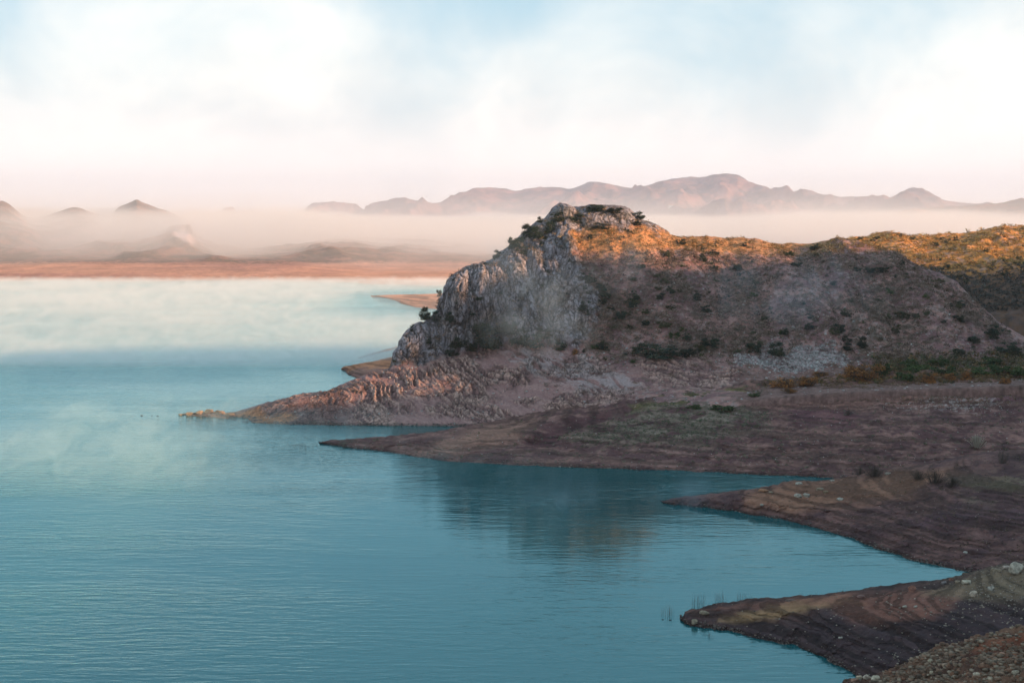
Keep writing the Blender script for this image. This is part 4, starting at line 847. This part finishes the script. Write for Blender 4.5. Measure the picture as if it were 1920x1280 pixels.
# white house far away on the mountain
loc, _ = hit(1258, 388)
hs = link(bpy.data.objects.new('house', None)); hs.location = loc; hs['label'] = 'tiny white house on the distant mountainside'; hs['category'] = 'house'
M_white = attr_mat('white_render', .8, .05)
v = np.array([[-9,-5,-4],[9,-5,-4],[9,5,-4],[-9,5,-4],[-9,-5,6],[9,-5,6],[9,5,6],[-9,5,6]], float); q = [[0,1,5,4],[1,2,6,5],[2,3,7,6],[3,0,4,7]]
link(bpy.data.objects.new('wall', raw_mesh('wall', v, q, [M_white], np.ones((8, 3))*.8)), hs)
v = np.array([[-10,-6,5.8],[10,-6,5.8],[10,6,5.8],[-10,6,5.8],[-10,0,9],[10,0,9]], float); q = [[0,1,5,4],[2,3,4,5],[1,2,5,5],[3,0,4,4],[0,3,2,1]]
me = bpy.data.meshes.new('roof'); me.from_pydata([tuple(a) for a in v], [], [[0,1,5,4],[2,3,4,5],[1,2,5],[3,0,4],[0,3,2,1]]); me.materials.append(M_stone)
at = me.color_attributes.new('albedo', 'FLOAT_COLOR', 'POINT'); at.data.foreach_set('color', [.4, .2, .15, 1]*6); link(bpy.data.objects.new('roof', me), hs)
water.hide_set(False)


# ------------------------------------------------------------------ haze and mist (closed bodies of even density)
def vol_mat(name, col, dens, aniso=0.0):
    m = bpy.data.materials.new(name); m.use_nodes = True; t = NT(m.node_tree); t.n.clear()
    v = t('ShaderNodeVolumePrincipled', {'Color': (*col, 1), 'Density': dens, 'Anisotropy': aniso})
    o = t('ShaderNodeOutputMaterial'); t.l.new(v.outputs[0], o.inputs['Volume']); return m
def closed(name, A, B, mat, label):         # two matching sheets joined along their rims into one closed body
    r, c = A.shape[:2]; V = np.concatenate([A.reshape(-1, 3), B.reshape(-1, 3)]); n_ = r*c; idx = np.arange(n_).reshape(r, c)
    q = np.stack([idx[:-1, :-1], idx[:-1, 1:], idx[1:, 1:], idx[1:, :-1]], -1).reshape(-1, 4)
    rim = np.concatenate([idx[0, :], idx[1:, -1], idx[-1, :-1][::-1], idx[1:-1, 0][::-1]]); rn = np.roll(rim, -1)
    side = np.stack([rn, rim, rim+n_, rn+n_], -1); fs = np.concatenate([q, q[:, ::-1]+n_, side])
    me = bpy.data.meshes.new(name); me.vertices.add(len(V)); me.vertices.foreach_set('co', V.reshape(-1).astype(np.float32))
    me.loops.add(fs.size); me.loops.foreach_set('vertex_index', fs.reshape(-1).astype(np.int32)); me.polygons.add(len(fs))
    me.polygons.foreach_set('loop_start', np.arange(0, fs.size, 4, dtype=np.int32)); me.update(calc_edges=True); me.validate()
    me.materials.append(mat); o = bpy.data.objects.new(name, me); S.collection.objects.link(o); o['kind'] = 'stuff'; o['label'] = label; return o
xg = np.array([-9000., 9000.]); yg = np.array([-1400., 8000.])
def flat(z): P = np.zeros((2, 2, 3)); P[..., 0] = xg[None]; P[..., 1] = yg[:, None]; P[..., 2] = z; return P
closed('haze', flat(330), flat(-10.5), vol_mat('haze', (.88, .92, 1.0), 4.5e-5), 'pale lilac haze over the whole valley')
yg = np.array([1250., 7900.])
closed('distant_haze', flat(300), flat(-10), vol_mat('distant_haze', (.78, .82, 1.0), 1.3e-4), 'lilac haze in front of the far hills')
# uneven bodies of fog and steam: density varies inside a closed box, thinning towards its top and sides
def het_box(name, lo, hi, col, builder, label, aniso=0.0):
    m = bpy.data.materials.new(name); m.use_nodes = True; t = NT(m.node_tree); t.n.clear()
    g = t('ShaderNodeTexCoord').outputs['Object']; sp = t('ShaderNodeSeparateXYZ', {0: g})
    d = builder(t, g, sp.outputs[0], sp.outputs[1], sp.outputs[2])
    v = t('ShaderNodeVolumePrincipled', {'Color': (*col, 1), 'Density': d, 'Anisotropy': aniso})
    o = t('ShaderNodeOutputMaterial'); t.l.new(v.outputs[0], o.inputs['Volume'])
    (x0, y0, z0), (x1, y1, z1) = lo, hi; V = [(x, y, z) for z in (z0, z1) for y in (y0, y1) for x in (x0, x1)]
    Q = [[0, 2, 3, 1], [4, 5, 7, 6], [0, 1, 5, 4], [2, 6, 7, 3], [0, 4, 6, 2], [1, 3, 7, 5]]
    o = link(bpy.data.objects.new(name, raw_mesh(name, V, Q, [m]))); o['kind'] = 'stuff'; o['label'] = label; return o
def b_fog(t, g, x, y, z):
    n1 = t.noise(t.vmap(g, (1/420, 1/700, 1/130)), 1.0, 5, .58, .3); n2 = t.noise(t.vmap(g, (1/1400, 1/1500, 1/400), (3, 1, 0)), 1.0, 2, .5)
    top = t.math('ADD', t.math('ADD', 22.0, t.math('MULTIPLY', n1, 74)), t.math('MULTIPLY', t.ramp(x, -420, -900, 0, 1), 14))
    k = t.ramp(t.math('SUBTRACT', top, z), -12, 20)
    k2 = t.math('MULTIPLY', t.ramp(t.math('SUBTRACT', top, z), -75, 0), .07)
    side = t.ramp(y, 1330, 1720)
    pat_ = t.ramp(t.math('ADD', n1, t.math('MULTIPLY', n2, .6)), .62, .95, .35, 1.5)
    return t.math('MULTIPLY', t.math('MULTIPLY', t.math('ADD', k, k2), side), t.math('MULTIPLY', pat_, .0060))
het_box('fog_bank', (-3000, 1330, .3), (3400, 4600, 170), (.97, .93, .94), b_fog, 'uneven pinkish fog bank lying over the far shore')
def b_lake(t, g, x, y, z):
    n1 = t.noise(t.vmap(g, (1/9, 1/19, 1/6)), 1.0, 8, .72, .7); n2 = t.noise(t.vmap(g, (1/90, 1/160, 1/40), (3, 1, 0)), 1.0, 2, .5)
    top = t.math('ADD', .8, t.math('MULTIPLY', n1, 8.5))
    k = t.ramp(t.math('SUBTRACT', top, z), -1.5, 3.5)
    pat_ = t.ramp(t.math('ADD', n1, t.math('MULTIPLY', n2, .5)), .52, 1.0, .35, 1.7)
    edge = t.math('MULTIPLY', t.ramp(y, 512, 519), t.ramp(x, -1400, -1200))
    bx = t.math('DIVIDE', t.math('ADD', x, 62), 75); by = t.math('DIVIDE', t.math('SUBTRACT', y, 920), 200)
    gap = t.ramp(t.math('ADD', t.math('MULTIPLY', bx, bx), t.math('MULTIPLY', by, by)), .3, 1.3, .12, 1.0)
    edge = t.math('MULTIPLY', edge, gap)
    far_ = t.ramp(y, 513, 640, 2.1, 1.0, False)
    return t.math('MULTIPLY', t.math('MULTIPLY', k, edge), t.math('MULTIPLY', t.math('MULTIPLY', t.math('MULTIPLY', pat_, far_), t.ramp(y, 520, 1000, .013, .027, False)), 1.0))
het_box('lake_mist', (-560, 511, .12), (300, 1225, 9.5), (.97, .96, .97), b_lake, 'low white mist over the far half of the lake')
def b_steam(t, g, x, y, z):
    n1 = t.noise(t.vmap(g, (1/8, 1/17, 1/6)), 1.0, 7, .68, 1.0); n2 = t.noise(t.vmap(g, (1/60, 1/70, 1/40), (7, 1, 0)), 1.0, 2, .5)
    r = t.math('DIVIDE', x, y)             # the steam hangs in the open bay, thickest towards its west side
    env = t.math('MULTIPLY', t.ramp(x, 0, -110, .0, 1.0), t.math('MULTIPLY', t.ramp(y, 250, 310), t.ramp(y, 425, 370)))
    env2 = t.math('MULTIPLY', t.math('MULTIPLY', t.ramp(x, 60, -30), t.ramp(x, -120, -50)), t.math('MULTIPLY', t.ramp(y, 240, 280), t.ramp(y, 350, 310)))
    env = t.math('ADD', env, t.math('MULTIPLY', env2, .22))
    k = t.ramp(t.math('SUBTRACT', t.math('MULTIPLY', n1, 11), z), -.5, 4)
    pat_ = t.ramp(t.math('ADD', n1, t.math('MULTIPLY', n2, .8)), .74, 1.2, 0.0, 1.8)
    return t.math('MULTIPLY', t.math('MULTIPLY', env, k), t.math('MULTIPLY', pat_, .013))
het_box('water_steam', (-240, 225, .07), (70, 500, 8), (.78, .96, .97), b_steam, 'thin greenish steam drifting over the near water')
def wisp(px, py, Y, wm, hm, thick, dens, seed, label, lean=0.0):
    t_ = slope_of(py); cz = H+Y*t_; cx = Y*(px-960)/F/dy_of(t_)
    def bw(t, g, x, y, z):
        n1 = t.noise(t.vmap(g, (1/7, 1/9, 1/11), (seed, 0, 0), (0, R(lean*60), 0)), 1.0, 5, .62, .8)
        q = t('ShaderNodeVectorMath', {0: t.vmap(g, (1/wm, 1/thick, 1/hm))}, operation='LENGTH').outputs['Value']
        return t.math('MULTIPLY', t.math('MULTIPLY', t.ramp(q, 1, .1), t.ramp(n1, .40, .68)), dens)
    o = het_box('mist_wisp', (-wm, -thick, -hm), (wm, thick, hm), (.72, .86, 1.0), bw, label); o.location = (cx, Y, cz); return o
wisp(1020, 570, 386, 24, 19, 11, .020, 3, 'bluish wisp drifting in front of the grey cliff', -.35)
wisp(950, 500, 396, 17, 15, 9, .018, 12, 'pale wisp rising along the seaward side of the cliff', .5)
wisp(1180, 500, 392, 22, 13, 9, .014, 13, 'thin wisp over the upper slope beside the rock rib', -.5)
wisp(1000, 620, 380, 24, 9, 8, .020, 14, 'low mist over the thicket at the cliff foot', .1)
wisp(1480, 540, 395, 46, 18, 12, .016, 6, 'faint veil of mist over the slope below the saddle', .4)
wisp(1050, 935, 264, 12, 8, 7, .024, 7, 'steam column standing on the dark water of the bay', 0)
wisp(1290, 925, 245, 12, 6, 6, .020, 8, 'small steam column near the third spit', .1)
